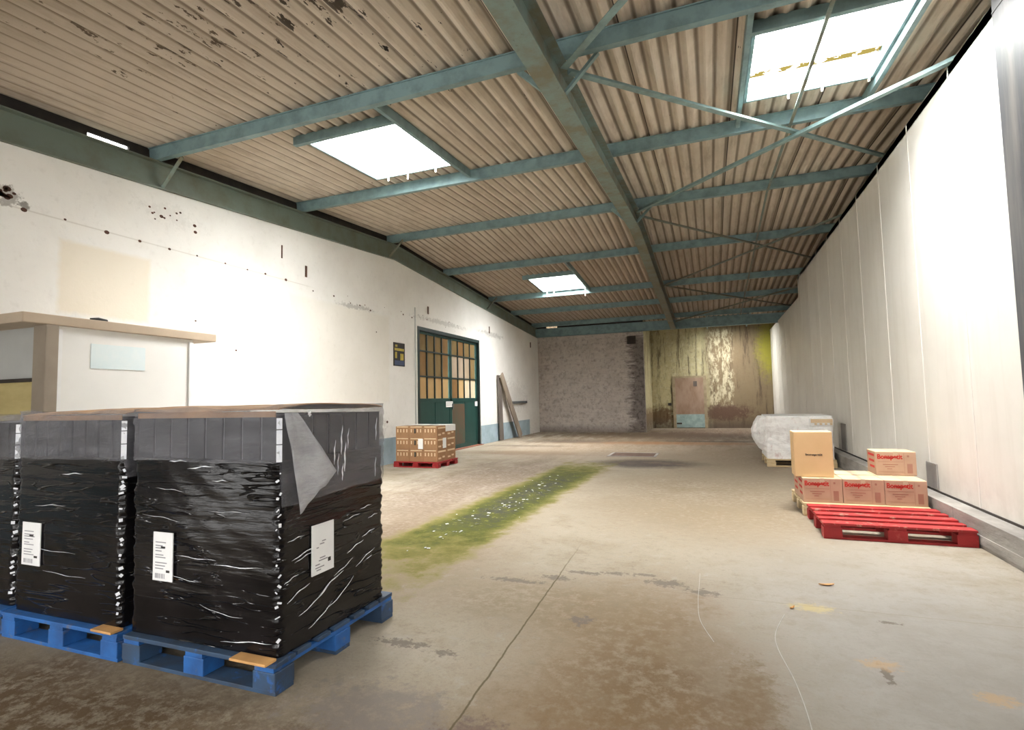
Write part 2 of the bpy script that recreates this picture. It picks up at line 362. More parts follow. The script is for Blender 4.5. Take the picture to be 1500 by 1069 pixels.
M_CONC = simple('plain_concrete', (0.45, 0.44, 0.42), (0.36, 0.35, 0.33), 0.9, 0, 2)
M_ASPH = simple('yard_tarmac', (0.06, 0.06, 0.06), (0.045, 0.045, 0.045), 0.95, 0, 2)
def m_pane(name, tr_, band_y=None):
    k = NB(name, 0.4)
    out = k.n['Material Output']
    tr = k.n.new('ShaderNodeBsdfTransparent'); tl = k.n.new('ShaderNodeBsdfTranslucent'); mx = k.n.new('ShaderNodeMixShader')
    c = (tr_, tr_, tr_)
    if band_y:
        band = k.math('MULTIPLY', k.ramp(k.math('ABSOLUTE', k.math('SUBTRACT', k.y, band_y)), 0.14, 0.05), k.ramp(k.noise(5, 6, 0.7), 0.38, 0.48))
        c = k.mix(band, c, (0.014, 0.011, 0.003))
    for nd in (tr, tl): k._in(nd.inputs[0], c if not isinstance(c, tuple) else (*c, 1))
    mx.inputs[0].default_value = 0.35
    k.l.new(tr.outputs[0], mx.inputs[1]); k.l.new(tl.outputs[0], mx.inputs[2]); k.l.new(mx.outputs[0], out.inputs[0])
    return k.m
PANES = [m_pane('dusty_rooflight', .92), m_pane('clear_rooflight', .98), m_pane('stained_rooflight', .82, 6.62), m_pane('added_end_rooflight', .72)]
# furniture / goods
def m_paint_wood(name, c1, c2, worn, amt=0.6):
    k = NB(name, 0.6)
    n = k.noise(6, 6, 0.6, k.map(scale=(1.2, 1.2, 1))); f = k.noise(9, 8, 0.7)
    c = k.mix(k.ramp(n, 0.35, 0.7), c1, c2)
    c = k.mix(k.math('MULTIPLY', k.ramp(f, 0.58, 0.66), amt), c, worn)
    k.color(c); k.bump(k.noise(30, 4, 0.6, k.map(scale=(0.3, 1, 1))), 0.2, 0.005); return k.m
M_BLUE = m_paint_wood('blue_pallet_paint', (0.018, 0.125, 0.40), (0.014, 0.07, 0.22), (0.14, 0.12, 0.10))
M_BLUED = m_paint_wood('dark_worn_blue_wood', (0.03, 0.07, 0.14), (0.03, 0.04, 0.06), (0.02, 0.10, 0.32), 0.8)
M_RED = m_paint_wood('red_pallet_paint', (0.38, 0.018, 0.02), (0.27, 0.013, 0.015), (0.55, 0.16, 0.12), 0.35)
M_REDT = m_paint_wood('scuffed_red_deck_sheen', (0.42, 0.03, 0.03), (0.33, 0.02, 0.02), (0.62, 0.36, 0.27), 0.75)  # pale sheen on the deck tops painted in as lighter, scuffed red
M_WOOD = simple('pale_pine', (0.66, 0.53, 0.32), (0.52, 0.38, 0.21), 0.7, 0, 4, (1, 1, 4), 0.15)
M_ORANGE = simple('raw_orange_wood', (0.62, 0.34, 0.12), (0.45, 0.24, 0.09), 0.75, 0, 6)
M_CARD = simple('brown_cardboard', (0.36, 0.195, 0.095), (0.28, 0.15, 0.07), 0.8, 0, 4, bump=0.05)
M_CARDT = simple('tan_cardboard', (0.62, 0.42, 0.22), (0.57, 0.38, 0.19), 0.8, 0, 2.5)
M_CARDP = simple('pinkish_carton_board', (0.47, 0.305, 0.21), (0.42, 0.265, 0.18), 0.8, 0, 5)
M_CARDTOP = simple('cream_carton_top', (0.66, 0.55, 0.36), (0.60, 0.49, 0.31), 0.8, 0, 3)
M_TAPE = simple('parcel_tape', (0.50, 0.38, 0.26), (0.45, 0.33, 0.22), 0.35)
M_REDINK = simple('red_ink', (0.52, 0.022, 0.015), (0.45, 0.02, 0.015), 0.7)
M_PINKINK = simple('faded_pink_ink', (0.33, 0.15, 0.105), (0.36, 0.18, 0.13), 0.8)
M_BLKINK = simple('black_ink', (0.02, 0.018, 0.016), (0.03, 0.025, 0.02), 0.7)
M_GREYINK = simple('grey_ink', (0.25, 0.24, 0.26), (0.35, 0.34, 0.36), 0.7)
M_PAPER = simple('white_paper', (0.86, 0.86, 0.85), (0.80, 0.80, 0.80), 0.6)
M_CREAMINK = simple('cream_print', (0.72, 0.56, 0.36), (0.68, 0.50, 0.32), 0.7)
M_SHEET = simple('brown_top_sheet', (0.50, 0.31, 0.18), (0.40, 0.23, 0.12), 0.75, 0, 3)
M_OCHRE = simple('ochre_board', (0.58, 0.48, 0.22), (0.48, 0.385, 0.165), 0.75, 0, 3, (1, 1, 3))
M_BEIGE = simple('beige_laminate', (0.52, 0.42, 0.31), (0.46, 0.365, 0.27), 0.6, 0, 3)
M_POST = simple('taupe_post_paint', (0.33, 0.275, 0.215), (0.28, 0.23, 0.18), 0.65, 0, 3)
M_BOARD = simple('white_board', (0.84, 0.83, 0.80), (0.80, 0.79, 0.76), 0.5, 0, 2)
M_GREYB = simple('pale_grey_board', (0.52, 0.53, 0.52), (0.46, 0.47, 0.46), 0.6, 0, 2)
M_PALEBLUE = simple('faded_blue_notice', (0.68, 0.80, 0.83), (0.78, 0.84, 0.84), 0.6, 0, 3)
M_DOORG = simple('dark_green_door_paint', (0.010, 0.060, 0.052), (0.008, 0.042, 0.036), 0.45, 0, 2.5, (1, 1, 0.4), 0.1)
M_DOORF = simple('blackish_green_frame', (0.012, 0.032, 0.030), (0.010, 0.022, 0.02), 0.5)
M_RUSTG = simple('rusty_green_paint', (0.055, 0.065, 0.04), (0.10, 0.055, 0.03), 0.7, 0, 3, (1, 1, .5))
M_THRESH = simple('red_brown_threshold', (0.30, 0.10, 0.06), (0.20, 0.08, 0.05), 0.85)
def m_dirty_backlit(name, c1, c2):  # dirty glass; warm light from the room behind is painted into its tint
    k = NB(name, 0.25)
    c = k.mix(k.ramp(k.noise(2.5, 6, 0.6, k.map(scale=(1, 1, 0.5))), 0.35, 0.7), c1, c2); k.color(c); return k.m
GL = [m_dirty_backlit('dirty_backlit_olive', (0.27, 0.19, 0.085), (0.20, 0.13, 0.055)),
      m_dirty_backlit('dirty_backlit_tan', (0.58, 0.40, 0.19), (0.48, 0.30, 0.13)),
      m_dirty_backlit('dirty_backlit_pale', (0.47, 0.38, 0.29), (0.40, 0.31, 0.21)),
      m_dirty_backlit('dirty_backlit_cream', (0.74, 0.66, 0.48), (0.60, 0.48, 0.28)),
      m_dirty_backlit('dirty_backlit_brown', (0.30, 0.18, 0.075), (0.22, 0.12, 0.05))]
M_PLANK = simple('weathered_plank', (0.32, 0.26, 0.20), (0.20, 0.16, 0.125), 0.85, 0, 5, (1, 1, 0.25), 0.3)
M_PLANKD = simple('dark_weathered_plank', (0.16, 0.135, 0.115), (0.11, 0.09, 0.08), 0.85, 0, 5, (1, 1, 0.25), 0.3)
M_STEELG = simple('dull_grey_steel', (0.15, 0.17, 0.18), (0.10, 0.11, 0.12), 0.5, 0.2)
M_RUST = simple('rusted_iron', (0.115, 0.06, 0.035), (0.06, 0.03, 0.02), 0.85, 0.1, 8, bump=0.3)
M_PINKDOOR = simple('faded_pink_door_paint', (0.38, 0.27, 0.20), (0.26, 0.165, 0.105), 0.85, 0, 3, (1, 1, 0.4), 0.2)
M_AQUA = simple('pale_aqua_paint', (0.36, 0.47, 0.45), (0.22, 0.31, 0.30), 0.8, 0, 5)
M_DOORFR = simple('faded_ochre_frame', (0.38, 0.31, 0.20), (0.26, 0.20, 0.12), 0.85, 0, 4)
M_PLATE = simple('grey_bumper_plate', (0.33, 0.315, 0.30), (0.29, 0.275, 0.26), 0.6)
def m_film():
    k = NB('black_stretch_film', 0.16, spec=0.34)
    k.color(k.mix(k.ramp(k.noise(5, 6, 0.6), 0.4, 0.7), (0.004, 0.0036, 0.0042), (0.010, 0.0085, 0.0095)))
    # thin taut creases that run round the load, tilting a little
    def crease(sc, rot, w, seed):
        n = k.noise(sc, 2, 0.4, k.map(scale=(0.16, 0.16, 1.6), rot=rot, loc=(seed, seed, seed)))
        m = k.ramp(k.noise(2.2, 2, 0.5, k.map(loc=(seed, 0, seed))), 0.5, 0.62)
        return k.math('MULTIPLY', k.ramp(k.math('ABSOLUTE', k.math('SUBTRACT', n, 0.5)), w, 0.0), m)
    h = k.math('ADD', crease(6, (0.10, -0.07, 0), 0.016, 1.0), crease(9, (-0.30, 0.24, 0), 0.016, 4.0))
    h = k.math('ADD', h, crease(11, (0.05, 0.30, 0), 0.016, 7.0))
    h = k.math('ADD', h, k.math('MULTIPLY', k.noise(9, 5, 0.55, k.map(scale=(0.4, 0.4, 3.0))), 0.28))
    k.bump(h, 0.8, 0.016)
    k.rough(k.ramp(k.noise(4, 5, 0.6), 0.35, 0.7, 0.06, 0.15)); return k.m
M_FILM = m_film()
def m_clear(name, tint, fac, rough=0.16):
    k = NB(name, rough); out = k.n['Material Output']
    k.color(tint)
    a = k.noise(7, 6, 0.65, k.map(scale=(0.5, 0.5, 2.2), rot=(0.3, -0.35, 0)), 0.6); k.bump(a, 0.9, 0.04)
    tr = k.n.new('ShaderNodeBsdfTransparent'); mx = k.n.new('ShaderNodeMixShader')
    streak = k.ramp(k.noise(5, 8, 0.7, k.map(scale=(0.8, 0.8, 1.6))), 0.35, 0.72, fac - 0.12, fac + 0.16)
    k.l.new(streak, mx.inputs[0])
    k.l.new(tr.outputs[0], mx.inputs[1]); k.l.new(k.b.outputs[0], mx.inputs[2]); k.l.new(mx.outputs[0], out.inputs[0])
    return k.m
M_CLEAR = m_clear('hazy_clear_film', (0.25, 0.25, 0.28), 0.40, 0.10)
M_FLAP = m_clear('loose_hazy_film', (0.72, 0.73, 0.77), 0.52, 0.14)
M_GLINT = simple('painted_film_glint', (0.86, 0.87, 0.90), (0.70, 0.73, 0.80), 0.25, 0, 25, spec=0.8)  # near-white colour stands in for glints on the film folds
def m_crate():
    k = NB('dark_plastic_crates', 0.5)
    k.color(k.mix(k.ramp(k.noise(7, 5, 0.6), 0.4, 0.7), (0.008, 0.008, 0.0095), (0.018, 0.018, 0.021))); return k.m
M_CRATE = m_crate()
def m_whitewrap():
    k = NB('white_wrapped_cartons', 0.3)
    n = k.noise(8, 8, 0.7); v = k.noise(5, 6, 0.7, k.map(scale=(1.6, 1.6, 0.8)))
    c = k.mix(k.ramp(n, 0.48, 0.68), (0.95, 0.94, 0.93), (0.80, 0.77, 0.76))
    c = k.mix(k.math('MULTIPLY', k.ramp(v, 0.57, 0.68), 0.6), c, (0.62, 0.42, 0.42))
    c = k.mix(k.math('MULTIPLY', k.ramp(k.noise(11, 8, 0.75), 0.62, 0.7), 0.6), c, (0.25, 0.23, 0.23))
    k.color(c); k.bump(k.noise(10, 6, 0.7, k.map(scale=(0.7, 0.7, 1.6))), 0.8, 0.03); return k.m
M_WWRAP = m_whitewrap()

# ------------------------------------------------------------------ the setting
g = MB().box(-16, 14, -22, YF, -0.15, -0.02).build('ground', M_ASPH); tag(g, 'dark tarmac yard outside the open doorway', 'ground', kind='structure')
f = MB().box(-7.1, XE, YF, YC + 0.2, -0.2, 0).build('floor', M_FLOOR); tag(f, 'stained worn concrete warehouse floor', 'floor', kind='structure')

# painted side wall with a doorway hole, rusty nail holes as small dark recess patches
D0, D1, DT = 11.65, 15.45, 3.30
w = MB()
def wall_piece(y0, y1, z0, top=None):
    ys = [y0, y1] if not (y0 < YR < y1) else [y0, YR, y1]
    for a, b in zip(ys, ys[1:]):
        za = top if top is not None else ra(a) - 0.002; zb = top if top is not None else ra(b) - 0.002
        P = [(XL, a, z0), (XL, b, z0), (XL, b, zb), (XL, a, za)]; Q = [(XL - 0.22, p[1], p[2]) for p in P]
        w.quad(P); w.quad(Q[::-1])
        for i in range(4):
            j = (i + 1) % 4; w.quad([P[i], Q[i], Q[j], P[j]])
wall_piece(YF, D0, 0); wall_piece(D1, YB, 0); wall_piece(D0, D1, DT)
for (yy, zz, r) in [(3.45 + 0.42 * i + random.uniform(-.05, .05), 3.57 + random.uniform(-.012, .012), random.choice((.012, .017, .024))) for i in range(10)] + [(10.3, 0.95, .03), (9.9, 2.95, .014), (6.2, 2.25, .014), (5.5, 2.62, .012), (7.9, 3.5, .014), (9.0, 3.45, .014), (11.0, 3.5, .02), (11.4, 3.48, .02)] + [(3.30 + random.gauss(0, .04), 3.68 + random.gauss(0, .035), random.choice((.015, .025, .03))) for i in range(9)] + [(4.75 + random.uniform(0, .75), 4.02 + random.uniform(-.13, .10), random.choice((.010, .014, .022))) for i in range(13)] + [(8 + random.uniform(0, 6), random.uniform(3.35, 3.7), random.choice((.008, .012, .018))) for i in range(14)]:
    n = 9; w.quad([(XL + 0.0015, yy + r * 1.3 * math.cos(2 * math.pi * a / n), zz + r * math.sin(2 * math.pi * a / n)) for a in range(n)], 1)
o = w.build('wall_left', [M_WHITE, M_HOLE]); tag(o, 'long white painted masonry wall with rusty nail holes', 'wall', kind='structure')
for i, (a, b) in enumerate(((YF, D0 - 0.03), (D1 + 0.05, 20.27))):
    o = MB().box(XL, XL + 0.012, a, b, 0, 0.59).build('baseboard_left', M_DADO)
    tag(o, ('blue grey painted band at the foot of the white wall before the green door', 'blue grey painted band at the foot of the white wall beyond the green door')[i], 'dado', kind='structure')
# closure boards over the left rafter, with a daylight slit
c = MB()
def closure(y0, y1, lo=0.40, hi=0.0):
    ys = [y0, y1] if not (y0 < YR < y1) else [y0, YR, y1]
    for a, b in zip(ys, ys[1:]):
        P = [(XL - 0.16, a, ra(a) + lo), (XL - 0.16, b, ra(b) + lo), (XL - 0.16, b, ro(b) + hi), (XL - 0.16, a, ro(a) + hi)]
        Q = [(XL - 0.20, p[1], p[2]) for p in P]; c.quad(P); c.quad(Q[::-1])
        for i in range(4): c.quad([P[i], Q[i], Q[(i + 1) % 4], P[(i + 1) % 4]])
closure(YF, 4.12, -0.02, .06); closure(4.62, YB + .2, -0.02, .06); closure(4.12, 4.62, -0.02, -0.125); closure(4.12, 4.62, 0.515, .06)
o = c.build('trim_1', M_DARK); tag(o, 'dark closing boards between the left rafter and the roof sheets', 'trim', kind='structure')

o = MB().box(XL - 0.2, -2.5, YB, YB + 0.25, 0, 4.35).build('wall_back', M_BLOCK)
tag(o, 'grey brown concrete block end wall with a dark damp edge', 'wall', kind='structure')
vh = MB().box(-3.12, -2.78, YB - 0.012, YB + 0.01, 3.52, 3.84).build('vent_opening', M_DARK); tag(vh, 'small dark square vent opening high on the block wall', 'vent')
o = MB().box(-2.5, XE, YC, YC + 0.2, 0, 4.6).box(-2.6, -2.5, YB + 0.25, YC + .2, 0, 4.6).build('wall_recess', M_RENDER)
tag(o, 'recessed mossy olive rendered wall with dark streaks around an old door', 'wall', kind='structure')
# closure over the end beam with a daylight slot
b = MB().box(XL - .2, -6.55, YB + .1, YB + .2, 4.34, 4.75).box(-6.05, -2.5, YB + .1, YB + .2, 4.34, 4.75).box(-6.55, -6.05, YB + .1, YB + .2, 4.5, 4.75)
o = b.build('trim_2', M_DARK); tag(o, 'dark boards above the end beam beside a slot of daylight', 'trim', kind='structure')

# cold-store side: panels with strips that paint the seam highlights, kerb
p = MB()
def panel_run(y0, y1, z1, x=XP):
    p.box(x, x + 0.12, y0, y1, 0.26, z1)
panel_run(5.37, 16.5, 4.64); panel_run(16.5, YC, 4.06)
y = 6.38
while y < 24:
    p.box(XP - 0.004, XP, y - 0.012, y + 0.012, 0.27, 4.63 if y < 16.5 else 4.05, 1); y += 1.215
p.box(XP, XE, 5.37, 16.5, 4.54, 4.638); p.box(XP + 0.12, XE, 16.4, YC, 3.98, 4.058); p.box(XP + .12, XE, 16.44, 16.5, 4.0, 4.6)
M_STRIP = simple('seam_highlight_strip', (0.78, 0.76, 0.71), (0.74, 0.71, 0.66), 0.4)  # paler strip paints the highlight along each panel seam
o = p.build('wall_right', [M_PANEL, M_STRIP]); tag(o, 'tall cream cold store wall of smooth vertical panels', 'wall', kind='structure')
o = MB().box(XP - 0.045, XP + 0.12, YF, 5.37, 0.26, 5.0).box(XP - .05, XP - .045, YF, 5.37, 4.50, 4.515).build('wall_right_near', M_PANEL2, bevel=0.006)
tag(o, 'grey wall panel standing slightly proud at the near end of the cream panels', 'wall', kind='structure')
kb = MB()
y = YF
while y < YC - 0.1:
    y2 = min(y + 2.4, YC)
    kb.box(2.17, XP + 0.12, y + 0.004, y2 - 0.004, 0, 0.252)
    kb.box(2.163, 2.17, y + 0.004, y2 - 0.004, 0.03, 0.115)
    y = y2
o = kb.build('trim_3', M_KERB, bevel=0.012); tag(o, 'rough grey concrete kerb under the cold store panels', 'kerb', kind='structure')
o = MB().box(XP - 0.012, XP + 0.1, 5.37, YC, 0.25, 0.272).build('trim_4', M_DARK); tag(o, 'dark strip painted as the shadow gap between kerb and cold store panels', 'trim', kind='structure')  # dark strip stands in for the shadow in the gap
o = MB().box(XE, XE + 0.2, YF, YC, 0, 5.4).build('wall_far', M_CONC); tag(o, 'plain far side wall behind the cold store', 'wall', kind='structure')
# doorway end behind the camera
o = MB().box(XL - .2, -6.2, YF - 0.2, YF, 0, 4.6).box(1.9, XE, YF - 0.2, YF, 0, 4.6).box(-6.2, 1.9, YF - .2, YF, 3.9, 4.6).build('wall_front', M_WHITE)
tag(o, 'white end wall around the wide open loading doorway', 'wall', kind='structure')

# roof sheets with rooflight holes
SKY = [(-4.97, -3.58, 5.52, 7.17), (-5.0, -3.58, 14.72, 16.42), (0.55, 1.87, 5.45, 7.0), (0.0, 1.4, 22.35, 23.4)]  # last rooflight is unseen, added to brighten the recess
xs = []; x = XL - 0.25; st = 0.177 / 8
ne = int((XE + 0.1 - x) / st)
xs = [x + i * st for i in range(ne + 1)]
for s_ in SKY: xs += [s_[0], s_[1]]
xs = sorted(set(round(v, 4) for v in xs))
ys = sorted({YF - 0.3, 2.1, 4.87, 7.6, YR, 13.3, 16.0, 18.5, 21.3, YC + 0.3} | {v for s_ in SKY for v in s_[2:]})
def zc(x, y): return ro(y) + 0.026 + 0.025 * math.cos(2 * math.pi * x / 0.177)
rv = [(x, y, zc(x, y)) for y in ys for x in xs]; rf = []
W_ = len(xs)
for j in range(len(ys) - 1):
    for i in range(W_ - 1):
        mx, my = (xs[i] + xs[i + 1]) / 2, (ys[j] + ys[j + 1]) / 2
        if any(a < mx < b and c_ < my < d_ for a, b, c_, d_ in SKY): continue
        rf.append((j * W_ + i, j * W_ + i + 1, (j + 1) * W_ + i + 1, (j + 1) * W_ + i))
r = MB(); r.v = rv; r.f = rf; r.mi = [0] * len(rf)
o = r.build('ceiling', M_ROOF); tag(o, 'beige corrugated fibre cement roof sheets with peeling black flakes', 'roof', kind='structure')
sm = o.modifiers.new('thickness', 'SOLIDIFY'); sm.thickness = 0.007; sm.offset = 1

# rooflights
for i, (a, b, y0, y1) in enumerate(SKY):
    e = empty('window_%d' % (i + 1), ((a + b) / 2, (y0 + y1) / 2, ro((y0 + y1) / 2)), ('square rooflight near the white wall, close to the doorway end', 'small square rooflight near the white wall, beyond the ridge', 'large rooflight high over the cold store wall with a yellow stain', 'added unseen rooflight over the recess behind the end beam')[i], 'rooflight', kind='structure')
    fr = MB()
    for (x0, x1, ya, yb) in ((a - .035, a, y0 - .035, y1 + .035), (b, b + .035, y0 - .035, y1 + .035), (a, b, y0 - .035, y0), (a, b, y1, y1 + .035)):
        i0 = len(fr.v)
        P = [(x0, ya, ro(ya) - 0.03), (x1, ya, ro(ya) - 0.03), (x1, yb, ro(yb) - 0.03), (x0, yb, ro(yb) - 0.03)]
        Q = [(q[0], q[1], ro(q[1]) + 0.12) for q in P]
        fr.quad(P[::-1]); fr.quad(Q)
        for t in range(4): fr.quad([P[t], P[(t + 1) % 4], Q[(t + 1) % 4], Q[t]])
    fr.build('window_frame', M_TEAL, e)
    pn = MB(); P = [(a, y0, ro(y0) + .10), (b, y0, ro(y0) + .10), (b, y1, ro(y1) + .10), (a, y1, ro(y1) + .10)]
    pn.quad(P[::-1]); o = pn.build('pane', PANES[i], e)
    # trimmer joists between the purlins either side
    lo, hi = ((4.87, 7.6), (13.3, 16.6), (4.87, 7.6), (21.2, 24.2))[i]
    for xx in ((b + .08,) if i < 2 else (a - .08, b + .06)):
        MB().bar((xx, lo + .05, ro(lo + .05) - .06), (xx, hi - .05, ro(hi - .05) - .06), 0.05, 0.12).build('trimmer', M_TEAL, e)
    MB().bar((a - .1, y0 - .07, ro(y0 - .07) - .05), (b + .1, y0 - .07, ro(y0 - .07) - .05), 0.06, 0.12).build('head_trimmer', M_TEAL, e)
    # blobs of old sealant hanging from the lower edge
    for (t, L) in (((.16, .10), (.42, .13), (.78, .10)), ((.08, .20), (.25, .12), (.97, .28)), ((.35, .10), (.62, .09), (.98, .08)), ())[i]:
        xx = a + t * (b - a); z0 = ro(y1) - 0.0
        MB().tube([(xx, y1 - .015, z0 + .03), (xx + .004, y1 - .01, z0 - L * .4), (xx - .003, y1 - .008, z0 - L * .8), (xx, y1 - .008, z0 - L)], 0.013, 7).build('sealant_drip', M_GLASSY, e)

# ------------------------------------------------------------------ steelwork
def isec(h, wd, t=0.018, wt=0.012):
    a, b = wd / 2, wt / 2
    return [(-a, 0), (a, 0), (a, t), (b, t), (b, h - t), (a, h - t), (a, h), (-a, h), (-a, h - t), (-b, h - t), (-b, t), (-a, t)]
def rafter(x, label, mat, wd=0.2, knees=()):
    e = empty('steel_rafter', (x, YR, ra(YR)), label, 'beam', 'rafters running down the hall')
    ys_ = [YF + .01, 4.87, YR, 16, YB - 0.19]
    MB().sweep(isec(0.372, wd), [(lambda p, yy=yy: (x + p[0], yy, ra(yy) + p[1])) for yy in ys_]).build('girder', mat, e)
    for (yk, sd) in knees:
        MB().angle((x + sd * 0.06, yk, ra(yk) + 0.03), (x + sd * 0.42, yk, ro(yk) - 0.17), 0.05).build('knee_brace', M_TEALL if x > -3 else M_RAFT, e)
    return e
rafter(-6.93, 'grey green steel rafter lying along the top of the white wall', M_GREEN, 0.16, ((4.95, 1), (10.4, 1), (16.1, 1)))
rafter(-1.31, 'weathered steel rafter running down the middle of the roof', M_RAFT, 0.2, ((4.95, 1), (4.95, -1), (10.4, 1), (10.4, -1)))
rafter(3.6, 'steel rafter above the cold store roof carrying the ends of the cross braces', M_RAFT, 0.2)

PUR = [(-0.5, 'purlin over the loading doorway'), (2.1, 'purlin over the stretch of peeling roof sheets nearest the doorway'), (4.87, 'purlin just before the two front rooflights'), (7.6, 'purlin just past the two front rooflights'),
       (10.5, 'purlin along the roof ridge'), (13.3, 'purlin just before the small far rooflight'), (16.55, 'purlin just past the small far rooflight'), (18.7, 'purlin second from the end beam'), (21.15, 'purlin right above the end beam')]
for yy, lb in PUR:
    z0 = ro(yy) - 0.175
    a_ = math.atan(SL) * (1 if yy < YR - .2 else -1 if yy > YR + .2 else 0)
    def fn(xx): return lambda p: (xx, yy + p[0] * math.cos(a_) - (p[1] - .175) * math.sin(a_), ro(yy) + p[0] * math.sin(a_) + (p[1] - .175) * math.cos(a_))
    o = MB().sweep(isec(0.175, 0.085, 0.012, 0.05), [fn(XL - 0.1), fn(-1.3), fn(XE)]).build('roof_purlin', M_TEAL)
    tag(o, 'teal steel ' + lb, 'beam', 'roof purlins')
o = MB().sweep(isec(0.36, 0.16, 0.02, 0.06), [(lambda p, xx=xx: (xx, YB - 0.10 + p[0], 4.0 + p[1])) for xx in (XL - .05, XE)]).build('end_beam', M_TEAL)
tag(o, 'deep teal steel beam across the far end above the block wall', 'beam')

def brace(p, q, label, m=M_TEALL, w=0.07):
    zz = lambda yy: ro(yy) - (0.28 if q[1] > p[1] else 0.36)
    n = 2 if not (min(p[1], q[1]) < YR < max(p[1], q[1])) else 3
    o = MB().angle((p[0], p[1], zz(p[1])), (q[0], q[1], zz(q[1])), w).build('cross_brace', m)
    tag(o, label, 'brace', 'diagonal roof braces')
XA, XB = -1.19, 3.48
brace((XA, 4.98), (XB, 10.30), 'pale teal diagonal roof brace running away from the middle rafter below the large rooflight')
brace((XA, 10.15), (XB, 5.05), 'pale teal diagonal brace crossing under the large rooflight, nearest pair, coming forward')
brace((XA, 4.75), (XB, -0.4), 'teal diagonal brace running from the middle rafter back over the doorway')
brace((XA, 10.75), (XB, 15.9), 'thin dark diagonal brace just beyond the ridge, running away from the middle rafter', M_RAFT, 0.045)
brace((XA, 15.8), (XB, 10.85), 'thin dark diagonal brace just beyond the ridge, meeting the middle rafter at its far end', M_RAFT, 0.045)
brace((XA, 16.1), (XB, 21.0), 'thin dark diagonal brace in the last roof bay, running away from the middle rafter', M_RAFT, 0.045)
brace((XA, 21.0), (XB, 16.2), 'thin dark diagonal brace meeting the middle rafter beside the end beam', M_RAFT, 0.045)
pts = [(1.1, yy, ro(yy) - 0.19) for yy in (0.2, 4.87, 7.6, YR, 13.3, 16, 18.5, 21.4)]
t = MB()
for a, b2 in zip(pts, pts[1:]): t.bar(a, b2, 0.035, 0.022)
o = t.build('tie_bar', M_RAFT); tag(o, 'dark flat tie bar running under the purlins past the large rooflight', 'brace')

# ------------------------------------------------------------------ big green door in the white wall
e = empty('door_1', (XL, (D0 + D1) / 2, 0), 'dark green double door with dirty panes painted as backlit in its upper half', 'door', kind='structure')
xd = XL - 0.06
MB().box(xd - .08, XL + .015, D0, D0 + .09, 0, DT).box(xd - .08, XL + .015, D1 - .09, D1, 0, DT).box(xd - .08, XL + .015, D0 + .09, D1 - .09, DT - .09, DT).build('door_frame', M_DOORF, e)
ym = (D0 + D1) / 2
rows = [1.47, 2.04, 2.70, 3.17]
gi = {0: [[1, 1, 1, 1], [4, 0, 0, 4], [0, 0, 0, 4]], 1: [[4, 1, 3, 3], [2, 2, 2, 0], [0, 4, 0, 0]]}
for s_, (ya, yb) in enumerate(((D0 + .1, ym - .01), (ym + .01, D1 - .1))):
    lf = MB()
    lf.box(xd - .04, xd, ya, yb, 0.02, 1.40)
    lf.box(xd - .05, xd + .012, ya, ya + .07, 0.02, DT - .1).box(xd - .05, xd + .012, yb - .07, yb, 0.02, DT - .1)
    lf.box(xd - .05, xd + .012, ya, yb, 1.36, 1.47).box(xd - .05, xd + .012, ya, yb, 3.14, DT - .1).box(xd - .05, xd + .012, ya, yb, 0.02, 0.14)
    for q in range(1, 4): lf.box(xd - .03, xd + .008, ya + (yb - ya) * q / 4 - .012, ya + (yb - ya) * q / 4 + .012, .1, 1.4) if q == 2 else None
    leaf = lf.build('door_leaf', M_DOORG, e, bevel=0.004)
    st_ = MB()
    for q in range(1, 4): yy = ya + .07 + (yb - ya - .14) * q / 4; st_.box(xd - .045, xd + .006, yy - .022, yy + .022, 1.47, 3.14)
    for zz in rows[1:3]: st_.box(xd - .045, xd + .007, ya + .07, yb - .07, zz - .02, zz + .02)
    st_.build('glazing_bar', M_DOORF, leaf)
    leaf_loc = Vector(e.location)
    for rr in range(3):
        for q in range(4):
            y0 = ya + .07 + (yb - ya - .14) * q / 4 + .02; y1 = ya + .07 + (yb - ya - .14) * (q + 1) / 4 - .02
            pm = MB().box(xd - .028, xd - .02, y0, y1, rows[rr] + .0, rows[rr + 1] - .015).build('pane', GL[gi[s_][rr][q]], leaf)
            pm.location = (0, 0, 0)
    for ch in leaf.children: ch.location = (0, 0, 0)
    if s_ == 1:
        rp = MB().box(xd, xd + .003, ya + .02, ya + .9, 0.05, 1.3).build('worn_patch', M_RUSTG, leaf); rp.location = (0, 0, 0); plabel(rp, 'rusty worn patch')
MB().box(xd + .013, xd + .04, ym + .06, ym + .10, 1.15, 1.32).build('handle', M_STEELG, e)
MB().box(XL - .22, XL + .09, D0 + .1, D1 + .05, 0, 0.021).build('threshold', M_THRESH, e)
for (ya, yb, za, zb, lb) in ((ym - .32, ym + .1, 1.22, 1.38, 'white notice on the meeting stiles of the green door'), (D1 - .28, D1 - .1, 1.22, 1.36, 'small white notice at the far edge of the green door')):
    s = empty('notice', (xd + .014, (ya + yb) / 2, za), lb, 'notice', 'notices on the green door')
    MB().box(xd + .0125, xd + .017, ya, yb, za, zb).build('card', M_PAPER, s)
    ln = MB()
    for q in range(3): ln.box(xd + .017, xd + .0176, ya + .03, yb - .03 - .05 * (q % 2), zb - .04 - q * .035, zb - .03 - q * .035)
    ln.build('printed_line', M_GREYINK, s)

